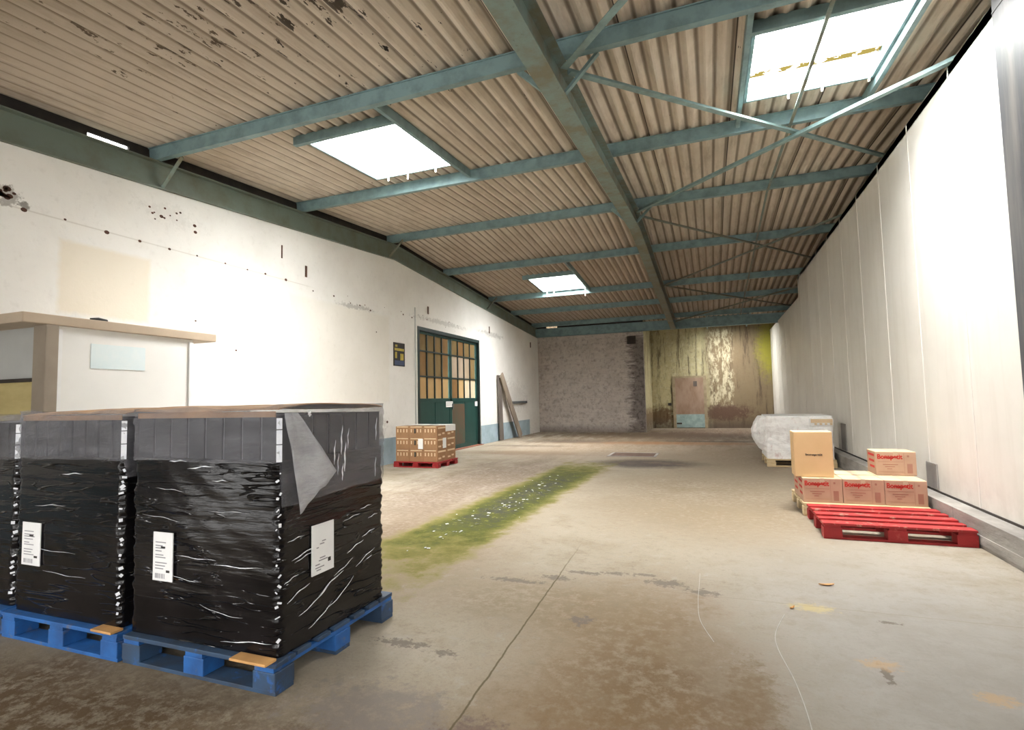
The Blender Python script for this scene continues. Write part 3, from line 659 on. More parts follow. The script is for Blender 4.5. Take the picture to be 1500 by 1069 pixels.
# dark framed poster (generic abstract design)
s = empty('poster', (XL, 10.8, 2.24), 'small dark poster with yellow shapes on the white wall beside the green door', 'poster')
MB().box(XL, XL + .012, 10.56, 11.04, 2.24, 2.79).build('backing', M_BLKINK, s)
M_YEL = simple('poster_yellow', (0.60, 0.45, 0.05), (0.35, 0.30, 0.05), 0.5, 0, 9); M_PB = simple('poster_blue', (0.03, 0.06, 0.16), (0.06, 0.08, 0.14), 0.5)
q = MB(); X_ = XL + .0125
q.box(XL + .012, X_ + .001, 10.60, 11.0, 2.6, 2.66); q.box(XL + .012, X_ + .001, 10.62, 10.70, 2.42, 2.57); q.box(XL + .012, X_ + .001, 10.84, 10.98, 2.38, 2.54); q.box(XL + .012, X_ + .001, 10.63, 10.72, 2.69, 2.74)
q.build('yellow_shapes', M_YEL, s); MB().box(XL + .012, X_ + .0012, 10.60, 11.01, 2.26, 2.37).build('blue_band', M_PB, s)
# rusty slots and thin marks high on the wall
for (yy, z0, z1, ww, lb) in ((7.71, 3.72, 3.93, .05, 'rusty slotted iron strip high on the white wall above the canopy end'), (7.12, 3.93, 4.16, .025, 'thin dark iron stub under the left rafter, the nearest along the white wall'), (12.2, 3.68, 3.88, .07, 'rusty slotted iron strip above the green door'), (16.3, 3.62, 3.85, .06, 'faint iron strip on the white wall beyond the green door'), (20.6, 3.5, 3.72, .1, 'dark iron strip high on the white wall by the far corner')):
    o = MB().box(XL, XL + .012, yy - ww / 2, yy + ww / 2, z0, z1).build('iron_strip', M_RUST, bevel=.003); tag(o, lb, 'bracket', 'iron strips on the white wall')
o = MB().tube([(XL + .018, D0 - .13, 0.59), (XL + .018, D0 - .13, 3.75)], .014, 8).build('conduit', M_GREYB); tag(o, 'thin grey conduit running up the white wall beside the green door', 'conduit')
o = MB().box(XL + .01, XL + .07, 18.0, 19.86, 1.24, 1.33).build('wall_rail', M_STEELG, bevel=.01); tag(o, 'dull grey horizontal rail fixed to the white wall behind the planks', 'rail')
# leaning planks
o = MB().bar((XL + .10, 17.0, .02), (XL + .05, 16.98, 2.24), 0.30, 0.05, up=(1, 0, 0)).build('plank', M_PLANKD, bevel=.006)
tag(o, 'dark weathered plank standing upright against the white wall past the green door', 'plank', 'planks leaning on the white wall')
o = MB().bar((XL + .22, 18.6, .03), (XL + .12, 17.0, 2.25), 0.30, 0.05, up=(1, 0, 0)).build('plank', M_PLANK, bevel=.006)
tag(o, 'brown weathered plank leaning diagonally beside the upright dark plank', 'plank', 'planks leaning on the white wall')

# ------------------------------------------------------------------ old door in the recess
e = empty('door_2', (-0.93, YC, 0), 'old faded pink door with a pale aqua bottom panel in the mossy wall', 'door', kind='structure')
MB().box(-1.62, -1.50, YC - .05, YC, 0, 2.25).box(-0.34, -0.22, YC - .05, YC, 0, 2.25).box(-1.50, -.34, YC - .05, YC, 2.17, 2.25).build('door_frame', M_DOORFR, e)
lf = MB().box(-1.50, -.34, YC - .035, YC - .005, .6, 2.17)
for xx in (-1.5, -.43): lf.box(xx, xx + .09, YC - .045, YC - .035, .6, 2.17)
lf.box(-1.4, -.43, YC - .045, YC - .035, 2.07, 2.17)
lf.build('upper_leaf', M_PINKDOOR, e)
MB().box(-.75, -.60, YC - .05, YC - .035, 1.8, 2.02).build('grille', M_PLANKD, e)
MB().box(-1.50, -.34, YC - .045, YC - .005, .03, .6).build('kick_panel', M_AQUA, e)
MB().box(-1.49, -1.28, YC - .055, YC - .045, .17, .24).build('handle', M_DARK, e)
o = MB().box(-1.83, -1.68, YC - .03, YC, .98, 1.10).build('junction_box', M_DARK, bevel=.01); tag(o, 'small dark box on the mossy wall left of the old pink door', 'junction box')

# ------------------------------------------------------------------ booth with canopy at the near white wall
CX = -5.8
e = empty('wall_booth', (CX, 3.1, 0), 'beige canopied booth built out from the white wall behind the black wrapped loads', 'booth')
MB().box(XL, CX, 2.905, 4.915, 2.195, 2.29).build('canopy_slab', M_BEIGE, e, bevel=.008)
MB().box(CX - .19, CX, 3.09, 3.20, 0, 2.195).build('post', M_POST, e, bevel=.008)
MB().box(CX - .10, CX - .04, 3.20, 4.62, .0, 2.195).build('front_panel', M_BOARD, e)
MB().box(CX - .04, CX - .02, 3.20, 3.24, 0, 2.16).box(CX - .04, CX - .02, 3.24, 4.60, 1.3, 1.36).box(CX - .04, CX - .02, 4.57, 4.62, 0, 2.16).build('panel_edging', M_PAPER, e)
MB().box(CX - .04, CX - .035, 3.5, 4.05, 1.80, 2.05).build('faded_notice', M_PALEBLUE, e)
MB().box(XL, CX - .19, 3.16, 3.20, 1.70, 2.195).build('side_panel', M_GREYB, e)
MB().box(XL, CX - .19, 3.13, 3.21, 1.665, 1.70).build('sill', M_DARK, e)
MB().box(XL, CX - .19, 3.15, 3.20, 0, 1.665).build('lower_board', M_OCHRE, e)
MB().box(XL, CX - .10, 4.58, 4.62, 0, 2.195).build('end_panel', M_BOARD, e)
o = MB().tube([(CX - .16, 3.56, 2.305), (CX - .13, 3.62, 2.315), (CX - .13, 3.70, 2.305)], .022, 8).build('black_lump', M_BLKINK, smooth=True); tag(o, 'short black cable lying on the beige canopy', 'lump')  # small black lump of unknown kind on the canopy edge

# ------------------------------------------------------------------ pallets
def pallet(label, x0, x1, y0, y1, mat, matd=None, matb=None, h=0.152, nb=7, group='pallets on the floor', bw=0.13):
    e = empty('pallet', ((x0 + x1) / 2, (y0 + y1) / 2, 0), label, 'pallet', group)
    zb, zs, zd = 0.021, h - 0.044, h - 0.022
    bl = (x1 - x0) * bw; bd = 0.13
    for i in range(nb):
        wd = (0.135 if i in (0, nb - 1, nb // 2) else 0.10); c_ = y0 + wd / 2 + (y1 - y0 - wd) * i / (nb - 1) if i not in (0, nb - 1) else (y0 + .0675 if i == 0 else y1 - .0675)
        j = random.uniform(-.006, .006)
        MB().box(x0 + j, x1 + j, c_ - wd / 2, c_ + wd / 2, zd, h).build('deck_board', matd or mat, e, bevel=.003)
    for i in range(3):
        xa = x0 + (x1 - x0 - bl) * i / 2
        MB().box(xa + .01, xa + bl - .01, y0 + .002, y1 - .002, zs, zd).build('stringer_board', mat, e, bevel=.002)
        ya = y0 + (y1 - y0 - bd) * i / 2
        MB().box(x0, x1, ya + .005, ya + bd - .005, 0.001, zb).build('bottom_board', matb or mat, e, bevel=.002)
        for j in range(3):
            yb = y0 + (y1 - y0 - bd) * j / 2
            MB().box(xa, xa + bl, yb, yb + bd, zb, zs).build('block', mat if (i + j) % 2 else (matb or mat), e, bevel=.004)
    return e
GB = 'blue pallets under the black wrapped loads'
pallet('worn blue pallet under the tall black load with two white labels', -3.10, -2.02, 2.06, 3.07, M_BLUE, M_BLUED, M_BLUED, group=GB)
pallet('worn blue pallet under the black load touching the one with two labels', -4.19, -3.125, 2.05, 3.06, M_BLUE, M_BLUE, M_BLUE, group=GB)
pallet('blue pallet under the black load cut off by the photo edge', -5.28, -4.215, 2.06, 3.07, M_BLUE, M_BLUE, M_BLUED, group=GB)
pallet('empty red wooden pallet lying against the kerb in front of the printed cartons', 0.95, 2.155, 5.93, 6.90, M_RED, M_REDT, M_RED, nb=5)
pallet('pale wooden pallet under the cartons with red lettering', 0.925, 2.13, 6.95, 7.93, M_WOOD, h=0.148)
pallet('pale wooden pallet under the white wrapped load by the kerb', 0.94, 2.12, 11.43, 12.63, M_WOOD, h=0.148)
pallet('red pallet under the stack of brown cartons by the green door', -6.48, -5.40, 9.90, 10.82, M_RED, h=0.122)
for (x0, x1, y0, y1, lb) in ((-2.27, -2.04, 2.02, 2.092, 'raw orange wood chip sticking out under the corner of the black load with two labels'), (-3.32, -3.15, 2.03, 2.10, 'raw orange wood chip on the blue pallet between the two nearest black loads')):
    o = MB().box(x0, x1, y0, y1, .1525, .166).build('wood_chip', M_ORANGE, bevel=.003); tag(o, lb, 'wood chip', 'wood chips on the blue pallets')

# ------------------------------------------------------------------ black wrapped loads
def ring(x0, x1, y0, y1, r, step):
    """points, outward normals and arc length round a rounded rectangle (front edge first)"""
    P = []
    def seg(a, b, n):
        L = math.hypot(b[0] - a[0], b[1] - a[1]); m = max(2, int(L / step))
        for i in range(m): P.append((a[0] + (b[0] - a[0]) * i / m, a[1] + (b[1] - a[1]) * i / m, *n))
    def arc(cx, cy, a0):
        for i in range(6):
            t = a0 + math.pi / 2 * i / 6; P.append((cx + r * math.cos(t), cy + r * math.sin(t), math.cos(t), math.sin(t)))
    seg((x0 + r, y0), (x1 - r, y0), (0, -1)); arc(x1 - r, y0 + r, -math.pi / 2)
    seg((x1, y0 + r), (x1, y1 - r), (1, 0)); arc(x1 - r, y1 - r, 0)
    seg((x1 - r, y1), (x0 + r, y1), (0, 1)); arc(x0 + r, y1 - r, math.pi / 2)
    seg((x0, y1 - r), (x0, y0 + r), (-1, 0)); arc(x0 + r, y0 + r, math.pi)
    return P
def shell(x0, x1, y0, y1, zlo, zhi, disp, r=0.04, step=0.022, rows=60, cap=True, seed=0.0):
    """wrapped skin; zlo / zhi may be functions of (x, y)"""
    R = ring(x0, x1, y0, y1, r, step); n = len(R); b = MB()
    for k in range(rows + 1):
        for (px, py, nx, ny) in R:
            a = zlo(px, py) if callable(zlo) else zlo; c_ = zhi(px, py) if callable(zhi) else zhi
            z = a + (c_ - a) * k / rows; d = disp(px + seed, py + seed, z, nx, ny)
            b.v.append((px + nx * d, py + ny * d, z))
    for k in range(rows):
        for i in range(n):
            j = (i + 1) % n; b.f.append((k * n + i, k * n + j, (k + 1) * n + j, (k + 1) * n + i)); b.mi.append(0)
    if cap:
        b.f.append(tuple(range(rows * n, rows * n + n))); b.mi.append(0)
        b.f.append(tuple(range(n - 1, -1, -1))); b.mi.append(0)
    return b
def wr(px, py, z, nx, ny):
    s_ = px * ny - py * nx
    a = mnoise.noise(Vector((px * 1.2, py * 1.2, z * 22))) * 0.0022 + mnoise.noise(Vector((px * 2.5, py * 2.5, z * 9 + (px + py) * 5))) * 0.0040
    corner = abs(nx * ny) * 2
    a += mnoise.noise(Vector((px * 6, py * 6, z * 42))) * 0.014 * corner
    return a - 0.008 * math.sin(max(0, min(1, z / 1.3)) * math.pi) * 0
def load(x0, x1, y0, y1, z1, label, labels, seed, band_side=0.88, flap=False, sheet=True):
    z0 = 0.1535; e = empty('wrapped_load', ((x0 + x1) / 2, (y0 + y1) / 2, z0), label, 'wrapped load', 'black wrapped loads on blue pallets')
    shell(x0, x1, y0, y1, z0, z1 - .27, wr, step=.016, rows=110, seed=seed).build('black_film', M_FILM, e, smooth=True)
    # dark crates showing through the clear upper band
    cr = MB(); nx, ny = 8, 7
    for i in range(nx):
        for j in range(ny):
            if 0 < i < nx - 1 and 0 < j < ny - 1: continue
            a = x0 + .012 + (x1 - x0 - .024) * i / nx; b2 = x0 + .012 + (x1 - x0 - .024) * (i + 1) / nx
            c_ = y0 + .012 + (y1 - y0 - .024) * j / ny; d = y0 + .012 + (y1 - y0 - .024) * (j + 1) / ny
            cr.box(a + .007, b2 - .007, c_ + .007, d - .007, z1 - .275, z1 - .045)
    MB().box(x0 + .03, x1 - .03, y0 + .03, y1 - .03, z1 - .27, z1 - .05).build('inner_lining', M_GREYINK, e)
    cr.build('crates', M_CRATE, e, bevel=.004)
    top = lambda px, py: z1 + 0.005 + (0.024 if py < y0 + .02 else .006) * mnoise.noise(Vector((px * 4.2 + seed * 3, py * 3.1, 4.2))) + 0.004 * math.sin(px * 11 + seed)
    def lo(px, py):
        t = max(0, min(1, (px - (x1 - .06)) / .05)) if py > y0 + .01 else 0
        front = z1 - .285 + .012 * mnoise.noise(Vector((px * 4, py * 4, seed)))
        side = band_side + 0.03 * (py - y0) + .012 * mnoise.noise(Vector((px * 5, py * 6, seed + 3)))
        return front * (1 - t) + side * t
    shell(x0 - .006, x1 + .006, y0 - .006, y1 + .006, lo, top, lambda *a: wr(*a) * 0.8 + .005, rows=22, cap=False, seed=seed + 5).build('clear_film_band', M_CLEAR, e, smooth=True)
    if sheet:
        sh = MB(); n = 22; m = 18
        for k, dz in ((0, 0), (1, -.006)):
            for j in range(m + 1):
                for i in range(n + 1):
                    px = x0 + .006 + (x1 - x0 - .012) * i / n; py = y0 + .006 + (y1 - y0 - .012) * j / m
                    sh.v.append((px, py, z1 - .012 + .014 * mnoise.noise(Vector((px * 2.6 + seed, py * 2.6, 1.3))) + .026 * math.sin(math.pi * j / m) ** .6 + dz))
        q = (n + 1) * (m + 1)
        for k in (0, 1):
            for j in range(m):
                for i in range(n):
                    t = k * q + j * (n + 1) + i; sh.f.append((t, t + 1, t + n + 2, t + n + 1)); sh.mi.append(0)
        edge = [j for j in range(n + 1)] + [(n + 1) * j + n for j in range(1, m + 1)] + [(n + 1) * m + i for i in range(n - 1, -1, -1)] + [(n + 1) * j for j in range(m - 1, 0, -1)]
        for a, b2 in zip(edge, edge[1:] + edge[:1]): sh.f.append((a, b2, b2 + q, a + q)); sh.mi.append(0)
        sh.box(x0 + .03, x1 - .03, y0 + .003, y0 + .007, z1 - .05, z1 - .02)
        sh.build('cardboard_top', M_SHEET, e)
    rnd = random.Random(int(seed * 10) + 5); fo = MB()  # pale flakes and streaks paint glints along the film folds
    def corner_glint(ang, z, w_, h_, tilt):
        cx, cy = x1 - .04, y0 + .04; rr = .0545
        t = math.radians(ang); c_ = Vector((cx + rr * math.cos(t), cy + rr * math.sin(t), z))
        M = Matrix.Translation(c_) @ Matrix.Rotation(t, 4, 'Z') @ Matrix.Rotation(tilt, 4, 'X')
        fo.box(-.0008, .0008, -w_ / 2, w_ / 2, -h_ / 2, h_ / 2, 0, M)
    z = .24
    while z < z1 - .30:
        h_ = rnd.uniform(.005, .020); corner_glint(-48 + rnd.uniform(-10, 10), z, rnd.uniform(.006, .026), h_, rnd.uniform(-.5, .9)); z += h_ + rnd.uniform(.006, .05) * (1 if rnd.random() < .8 else 2.5)
    for (za, zb) in ((z1 - .275, z1 - .19), (z1 - .185, z1 - .115), (z1 - .11, z1 - .055)): corner_glint(-46, (za + zb) / 2, .027, zb - za, 0)
    def glint_streak(M, L, w_, bow, n=9):
        """tapering, slightly bowed painted glint along local x, standing off local y"""
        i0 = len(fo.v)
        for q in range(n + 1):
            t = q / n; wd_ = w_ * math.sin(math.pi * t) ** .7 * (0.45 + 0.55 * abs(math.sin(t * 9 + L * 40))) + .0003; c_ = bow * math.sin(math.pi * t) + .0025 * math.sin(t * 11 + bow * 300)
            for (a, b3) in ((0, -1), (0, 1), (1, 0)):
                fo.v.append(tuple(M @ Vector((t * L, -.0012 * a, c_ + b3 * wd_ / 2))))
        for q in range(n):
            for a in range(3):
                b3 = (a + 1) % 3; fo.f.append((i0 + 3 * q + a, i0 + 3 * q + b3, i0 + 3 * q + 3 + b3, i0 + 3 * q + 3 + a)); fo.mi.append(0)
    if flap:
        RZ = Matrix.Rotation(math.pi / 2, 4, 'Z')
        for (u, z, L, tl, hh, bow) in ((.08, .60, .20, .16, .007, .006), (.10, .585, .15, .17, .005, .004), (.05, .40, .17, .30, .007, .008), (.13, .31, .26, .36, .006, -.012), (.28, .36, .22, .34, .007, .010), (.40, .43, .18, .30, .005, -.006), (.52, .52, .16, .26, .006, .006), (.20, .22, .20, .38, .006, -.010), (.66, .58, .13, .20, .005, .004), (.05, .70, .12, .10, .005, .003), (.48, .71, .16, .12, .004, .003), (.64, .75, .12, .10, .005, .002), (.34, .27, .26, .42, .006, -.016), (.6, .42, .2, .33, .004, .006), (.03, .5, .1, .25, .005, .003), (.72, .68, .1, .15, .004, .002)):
            glint_streak(Matrix.Translation((x1 + .0075, y0 + u, z)) @ RZ @ Matrix.Rotation(-tl, 4, 'Y'), L, hh, bow)
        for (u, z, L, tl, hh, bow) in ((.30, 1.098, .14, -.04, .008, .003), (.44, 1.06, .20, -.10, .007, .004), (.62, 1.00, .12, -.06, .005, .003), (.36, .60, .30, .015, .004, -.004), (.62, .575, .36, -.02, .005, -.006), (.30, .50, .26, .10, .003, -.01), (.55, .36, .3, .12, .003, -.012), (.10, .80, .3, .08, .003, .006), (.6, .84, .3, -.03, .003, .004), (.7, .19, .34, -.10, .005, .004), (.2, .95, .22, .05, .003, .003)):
            glint_streak(Matrix.Translation((x0 + u, y0 - .0075, z)) @ Matrix.Rotation(tl, 4, 'Y'), L, hh, bow)
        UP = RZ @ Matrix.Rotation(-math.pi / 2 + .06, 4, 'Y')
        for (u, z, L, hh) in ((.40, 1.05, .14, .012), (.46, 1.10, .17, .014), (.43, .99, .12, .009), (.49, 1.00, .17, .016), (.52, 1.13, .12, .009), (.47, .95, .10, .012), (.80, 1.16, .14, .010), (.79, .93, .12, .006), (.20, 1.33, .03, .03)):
            glint_streak(Matrix.Translation((x1 + .014, y0 + u, z)) @ UP, L, hh, .004)
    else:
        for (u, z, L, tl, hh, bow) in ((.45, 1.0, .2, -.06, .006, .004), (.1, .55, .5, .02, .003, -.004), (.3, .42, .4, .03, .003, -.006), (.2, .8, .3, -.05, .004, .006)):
            glint_streak(Matrix.Translation((x0 + u, y0 - .0075, z)) @ Matrix.Rotation(tl, 4, 'Y'), L, hh, bow)
    o = fo.build('film_glint', M_GLINT, e); plabel(o, 'white glints painted on the film folds')
    for (face, a, b2, za, zb) in labels:
        lab = MB(); ln = MB(); dk = MB()
        H = zb - za; Wd = b2 - a
        def put(mb, u0, u1, v0, v1, d0, d1):
            if face == 'front': mb.box(a + u0 * Wd, a + u1 * Wd, y0 - .012 - d1, y0 - .012 - d0, za + v0 * H, za + v1 * H)
            else: mb.box(x1 + .012 + d0, x1 + .012 + d1, a + u0 * Wd, a + u1 * Wd, za + v0 * H, za + v1 * H)
        put(lab, 0, 1, 0, 1, -.004, .001)
        L = lab.build('label_sheet', M_PAPER, e); plabel(L, 'white printed label sheet')
        if face == 'front':
            for k in range(14):
                u = .12 + k * .036; put(ln, u, u + random.choice((.01, .018, .024)), .05, .15, .001, .0016)
            for v in (.24, .30, .36, .47, .52, .60, .66, .71, .78):
                put(ln, .12, .12 + random.uniform(.25, .6), v, v + .022, .001, .0016)
            put(dk, .68, .86, .18, .23, .001, .0016); put(dk, .4, .62, .67, .71, .001, .0016)
        else:
            for v, u0, u1 in ((.58, .35, .55), (.63, .45, .62), (.52, .2, .3), (.30, .35, .6), (.25, .3, .7), (.18, .15, .35), (.12, .15, .55), (.07, .2, .4)): put(ln, u0, u1, v, v + .022, .001, .0016)
            put(dk, .72, .85, .18, .26, .001, .0016)
        o = ln.build('printed_text', M_GREYINK, L); o.location = (0, 0, 0)
        o = dk.build('print_block', M_BLKINK, L); o.location = (0, 0, 0)
    if flap:
        fb = MB(); n = 14; A = Vector((x1 + .016, y0 + .015, z1 - .03)); B = Vector((x1 + .03, y0 + .10, .835)); C = Vector((x1 + .035, y0 + .38, 1.02)); D = Vector((x1 + .02, y0 + .10, z1 - .03))
        for j in range(n + 1):
            for i in range(n + 1):
                u, v = i / n, j / n
                p_ = (A * (1 - u) + D * u) * (1 - v) + (B * (1 - u) + C * u) * v
                p_ = p_ + Vector((  .006 * math.sin(u * 7 + v * 3) + .008 * mnoise.noise(Vector((u * 4, v * 4, 2))) + .012 * v, 0, 0.02 * v * mnoise.noise(Vector((u * 5, 0, 7)))))
                fb.v.append(tuple(p_))
        for j in range(n):
            for i in range(n): t = j * (n + 1) + i; fb.f.append((t, t + 1, t + n + 2, t + n + 1)); fb.mi.append(0)
        o = fb.build('loose_film', M_FLAP, e, smooth=True); plabel(o, 'loose corner of hazy film hanging down')
        s2 = o.modifiers.new('thickness', 'SOLIDIFY'); s2.thickness = .0008
    return e
load(-3.115, -2.045, 2.105, 3.01, 1.385, 'tall black wrapped load with two white label sheets and a loose film corner', [('front', -2.915, -2.765, .455, .715), ('side', 2.325, 2.50, .48, .745)], 0.0, flap=True)
load(-4.175, -3.185, 2.10, 3.0, 1.378, 'black wrapped load with one narrow white label, beside the load with two labels', [('front', -4.08, -3.90, .44, .70)], 3.7, band_side=1.0)
load(-5.26, -4.225, 2.12, 3.02, 1.36, 'black wrapped load only partly inside the photo, next to the ochre booth board', [], 8.1, band_side=1.0, sheet=False)

# ------------------------------------------------------------------ brown cartons on the red pallet
GC = 'brown cartons stacked on the red pallet'
x0, x1, y0, y1 = -6.445, -5.435, 9.94, 10.79
NXc, NYc, NZc = 3, 2, 3
dx, dy, dz = (x1 - x0) / NXc, (y1 - y0) / NYc, 0.249
lay = ('bottom', 'middle', 'top'); col_ = ('nearest the white wall', 'in the middle column', 'on the side away from the white wall'); row_ = ('in the front row facing the doorway', 'in the back row facing the far end')
for kz in range(NZc):
    for kx in range(NXc):
        for ky in range(NYc):
            a, b2 = x0 + dx * kx, y0 + dy * ky; z = 0.1225 + dz * kz; g_ = .0015
            lb = 'brown carton by the green door, %s layer, %s, %s' % (lay[kz], ('wall side', 'middle column', 'side away from wall')[kx], ('front row', 'back row')[ky])
            e = empty('carton', (a + dx / 2, b2 + dy / 2, z), lb, 'carton', GC)
            MB().box(a + g_, a + dx - g_, b2 + g_, b2 + dy - g_, z, z + dz - .001).build('carton_body', M_CARD, e, bevel=.006)
            MB().box(a + dx / 2 - .03, a + dx / 2 + .03, b2 + g_, b2 + dy - g_, z + dz - .001, z + dz - .0002).build('tape', M_TAPE, e)
            if ky == 0:
                pr = MB()
                for t in range(4): pr.box(a + .04 + t * .075, a + .065 + t * .075, b2 - .001, b2 + g_, z + .12, z + .19)
                pr.box(a + .03, a + dx - .03, b2 - .001, b2 + g_, z + .225, z + .245)
                pr.build('print', M_CREAMINK, e)
                if kx == 1: MB().box(a + .12, a + .16, b2 - .0015, b2 + g_, z + .10, z + .20).build('hand_hole', M_BLKINK, e)
            if kx == NXc - 1:
                pr = MB()
                for t in range(2): pr.box(a + dx - g_, a + dx + .001, b2 + .05 + t * .18, b2 + .17 + t * .16, z + .05 + t * .02, z + .085 + t * .02)
                pr.box(a + dx - g_, a + dx + .001, b2 + .04, b2 + dy - .05, z + .19, z + .225); pr.build('print', M_CREAMINK, e)
            if kz == 1 and kx == 1 and ky == 0:
                o = MB().box(a + dx - .12, a + dx + .0 - .004, b2 - .004, b2 - .001, z + .02, z + .235).build('label_sheet', M_PAPER, e); plabel(o, 'white label sheet')
            if kz == 1 and kx == 2 and ky == 0:
                o = MB().box(a + dx + .001, a + dx + .004, b2 + dy - .18, b2 + dy - .03, z + .02, z + .235).build('label_sheet', M_PAPER, e); plabel(o, 'white label sheet')
zt = .1225 + 3 * dz
e = empty('top_sheet', (-5.75, 10.4, zt), 'white film sheet lying over the top of the brown cartons by the green door', 'sheet')
sh = MB(); n, m = 12, 12
for kz in (0, -.003):
    for j in range(m + 1):
        for i in range(n + 1):
            px = -6.40 + .955 * i / n; py = 10.30 + .485 * j / m
            sh.v.append((px, py, zt + .006 + .010 * abs(mnoise.noise(Vector((px * 6, py * 6, 3)))) + kz))
q = (n + 1) * (m + 1)
for kk in (0, 1):
    for j in range(m):
        for i in range(n): t = kk * q + j * (n + 1) + i; sh.f.append((t, t + 1, t + n + 2, t + n + 1)); sh.mi.append(0)
sh.build('film', M_PAPER, e)
MB().box(-5.4345, -5.431, 10.32, 10.785, zt - .13, zt + .005).build('folded_edge', M_PAPER, e)

# ------------------------------------------------------------------ cartons with red lettering
def printed_carton(label, x0, x1, y0, y1, z0, z1, front=True, group='printed cartons on the pale pallet'):
    e = empty('printed_carton', ((x0 + x1) / 2, (y0 + y1) / 2, z0), label, 'carton', group)
    b = MB(); b.box(x0, x1, y0, y1, z0, z1 - .003); b.build('carton_body', M_CARDP, e, bevel=.005)
    xm = (x0 + x1) / 2; ym_ = (y0 + y1) / 2
    MB().box(x0 + .002, x1 - .002, y0 + .002, ym_ - .002, z1 - .004, z1).build('top_flap', M_CARDTOP, e)
    MB().box(x0 + .002, x1 - .002, ym_ + .002, y1 - .002, z1 - .004, z1).build('top_flap', M_CARDTOP, e)
    tp = MB().box(xm - .022, xm + .022, y0 - .0012, y0, z1 - .045, z1 + .0008).box(xm - .022, xm + .022, y0, y1, z1, z1 + .0008); tp.build('tape', M_TAPE, e)
    W_, H = x1 - x0, z1 - z0; yf = y0 - .0015
    lettering('red_lettering', 'Bonapetit', M_REDINK, e, (x0 + .05 * W_, y0, z0 + .70 * H), .075, .62 * W_, (math.pi / 2, 0, 0))
    u = MB().box(x0 + .22 * W_, x0 + .55 * W_, yf, y0, z0 + .735 * H, z0 + .775 * H); u.build('red_underline', M_REDINK, e)
    p_ = MB().box(x0 + .06 * W_, x0 + .68 * W_, yf, y0, z0 + .57 * H, z0 + .585 * H).box(x0 + .06 * W_, x0 + .68 * W_, yf, y0, z0 + .15 * H, z0 + .16 * H)
    for k_ in range(3): p_.box(x0 + .18 * W_ + .02 * k_, x0 + .55 * W_ - .03 * k_, yf, y0, z0 + (.44 - .09 * k_) * H, z0 + (.475 - .09 * k_) * H)
    p_.box(x0 + .70 * W_, x0 + .706 * W_, yf, y0, z0 + .06 * H, z0 + .95 * H).box(x0 + .77 * W_, x0 + .90 * W_, yf, y0, z0 + .1 * H, z0 + .5 * H).box(x0 + .78 * W_, x0 + .83 * W_, yf, y0, z0 + .78 * H, z0 + .86 * H)
    p_.build('faded_print', M_PINKINK, e)
    sd = MB()
    for k_ in range(3): sd.box(x0 - .0015, x0, y0 + .05, y1 - .06 - .03 * k_, z0 + (.78 - .25 * k_) * H, z0 + (.88 - .25 * k_) * H)
    sd.build('side_print', M_REDINK, e)
    return e
zt = .1485
bx = [(.935, 1.332, 'at the outer end below the tall tan carton'), (1.336, 1.733, 'in the middle of its row'), (1.737, 2.128, 'at the kerb end of its row')]
for (a, b2, lb) in bx: printed_carton('red lettered carton, front bottom row, ' + lb, a, b2, 7.0, 7.36, zt, .424)
for (a, b2, lb) in bx: printed_carton('red lettered carton, hidden back row, ' + lb.replace('below', 'behind'), a, b2, 7.366, 7.726, zt, .428)
printed_carton('single red lettered carton sitting on top of the bottom rows near the kerb', 1.755, 2.155, 7.375, 7.735, .429, .70)
# tall tan carton
e = empty('tall_carton', (1.08, 7.2, .4255), 'tall plain tan carton with one small black word standing on the printed cartons', 'carton')
MB().box(.872, 1.272, 7.07, 7.36, .4285, .945).build('carton_body', M_CARDT, e, bevel=.005)
MB().box(.874, 1.270, 7.072, 7.214, .945, .949).build('top_flap', M_CARDTOP, e); MB().box(.874, 1.270, 7.217, 7.358, .945, .949).build('top_flap', M_CARDTOP, e)
lettering('black_lettering', 'bonapetit', M_BLKINK, e, (.99, 7.07, .675), .034, .175, (math.pi / 2, 0, 0))

# ------------------------------------------------------------------ white wrapped load
e = empty('white_wrapped_load', (1.5, 12.05, .1485), 'white film wrapped load on a pale pallet against the kerb beyond the cartons', 'wrapped load')
def wb(px, py, z, nx, ny):
    d = mnoise.noise(Vector((px * 5, py * 5, z * 6))) * .018 + mnoise.noise(Vector((px * 14, py * 14, z * 16))) * .008
    if nx < 0: d += .20 * max(0, math.sin(min(1, max(0, (z - .25) / .72)) * math.pi)) ** .6 * max(0, min(1, (py - 11.5) / .5)) * (-nx)
    return d + abs(mnoise.noise(Vector((px * 3, py * 3, z * 9 + px * 4)))) * .02
def wtop(px, py): return .955 - .05 * max(0, (1.15 - px)) - .015 * abs(mnoise.noise(Vector((px * 4, py * 4, 1))))
shell(.955, 2.09, 11.46, 12.6, .1485, wtop, wb, r=.05, step=.03, rows=34).build('white_film', M_WWRAP, e, smooth=True)
MB().box(.965, 2.085, 11.475, 12.58, .95, .972).build('top_board', M_PAPER, e, bevel=.008)
b = MB()
for t in range(4): b.box(1.78 + .085 * t, 1.82 + .085 * t, 11.425, 11.432, .80, .835)
b.box(1.72, 2.08, 11.427, 11.4315, .84, .91)
# printed strip is its own thin board under the film
o = MB().box(1.70, 2.09, 11.432, 11.45, .79, .92).build('printed_strip', M_PAPER, e)
b.build('strip_print', M_CREAMINK, e)

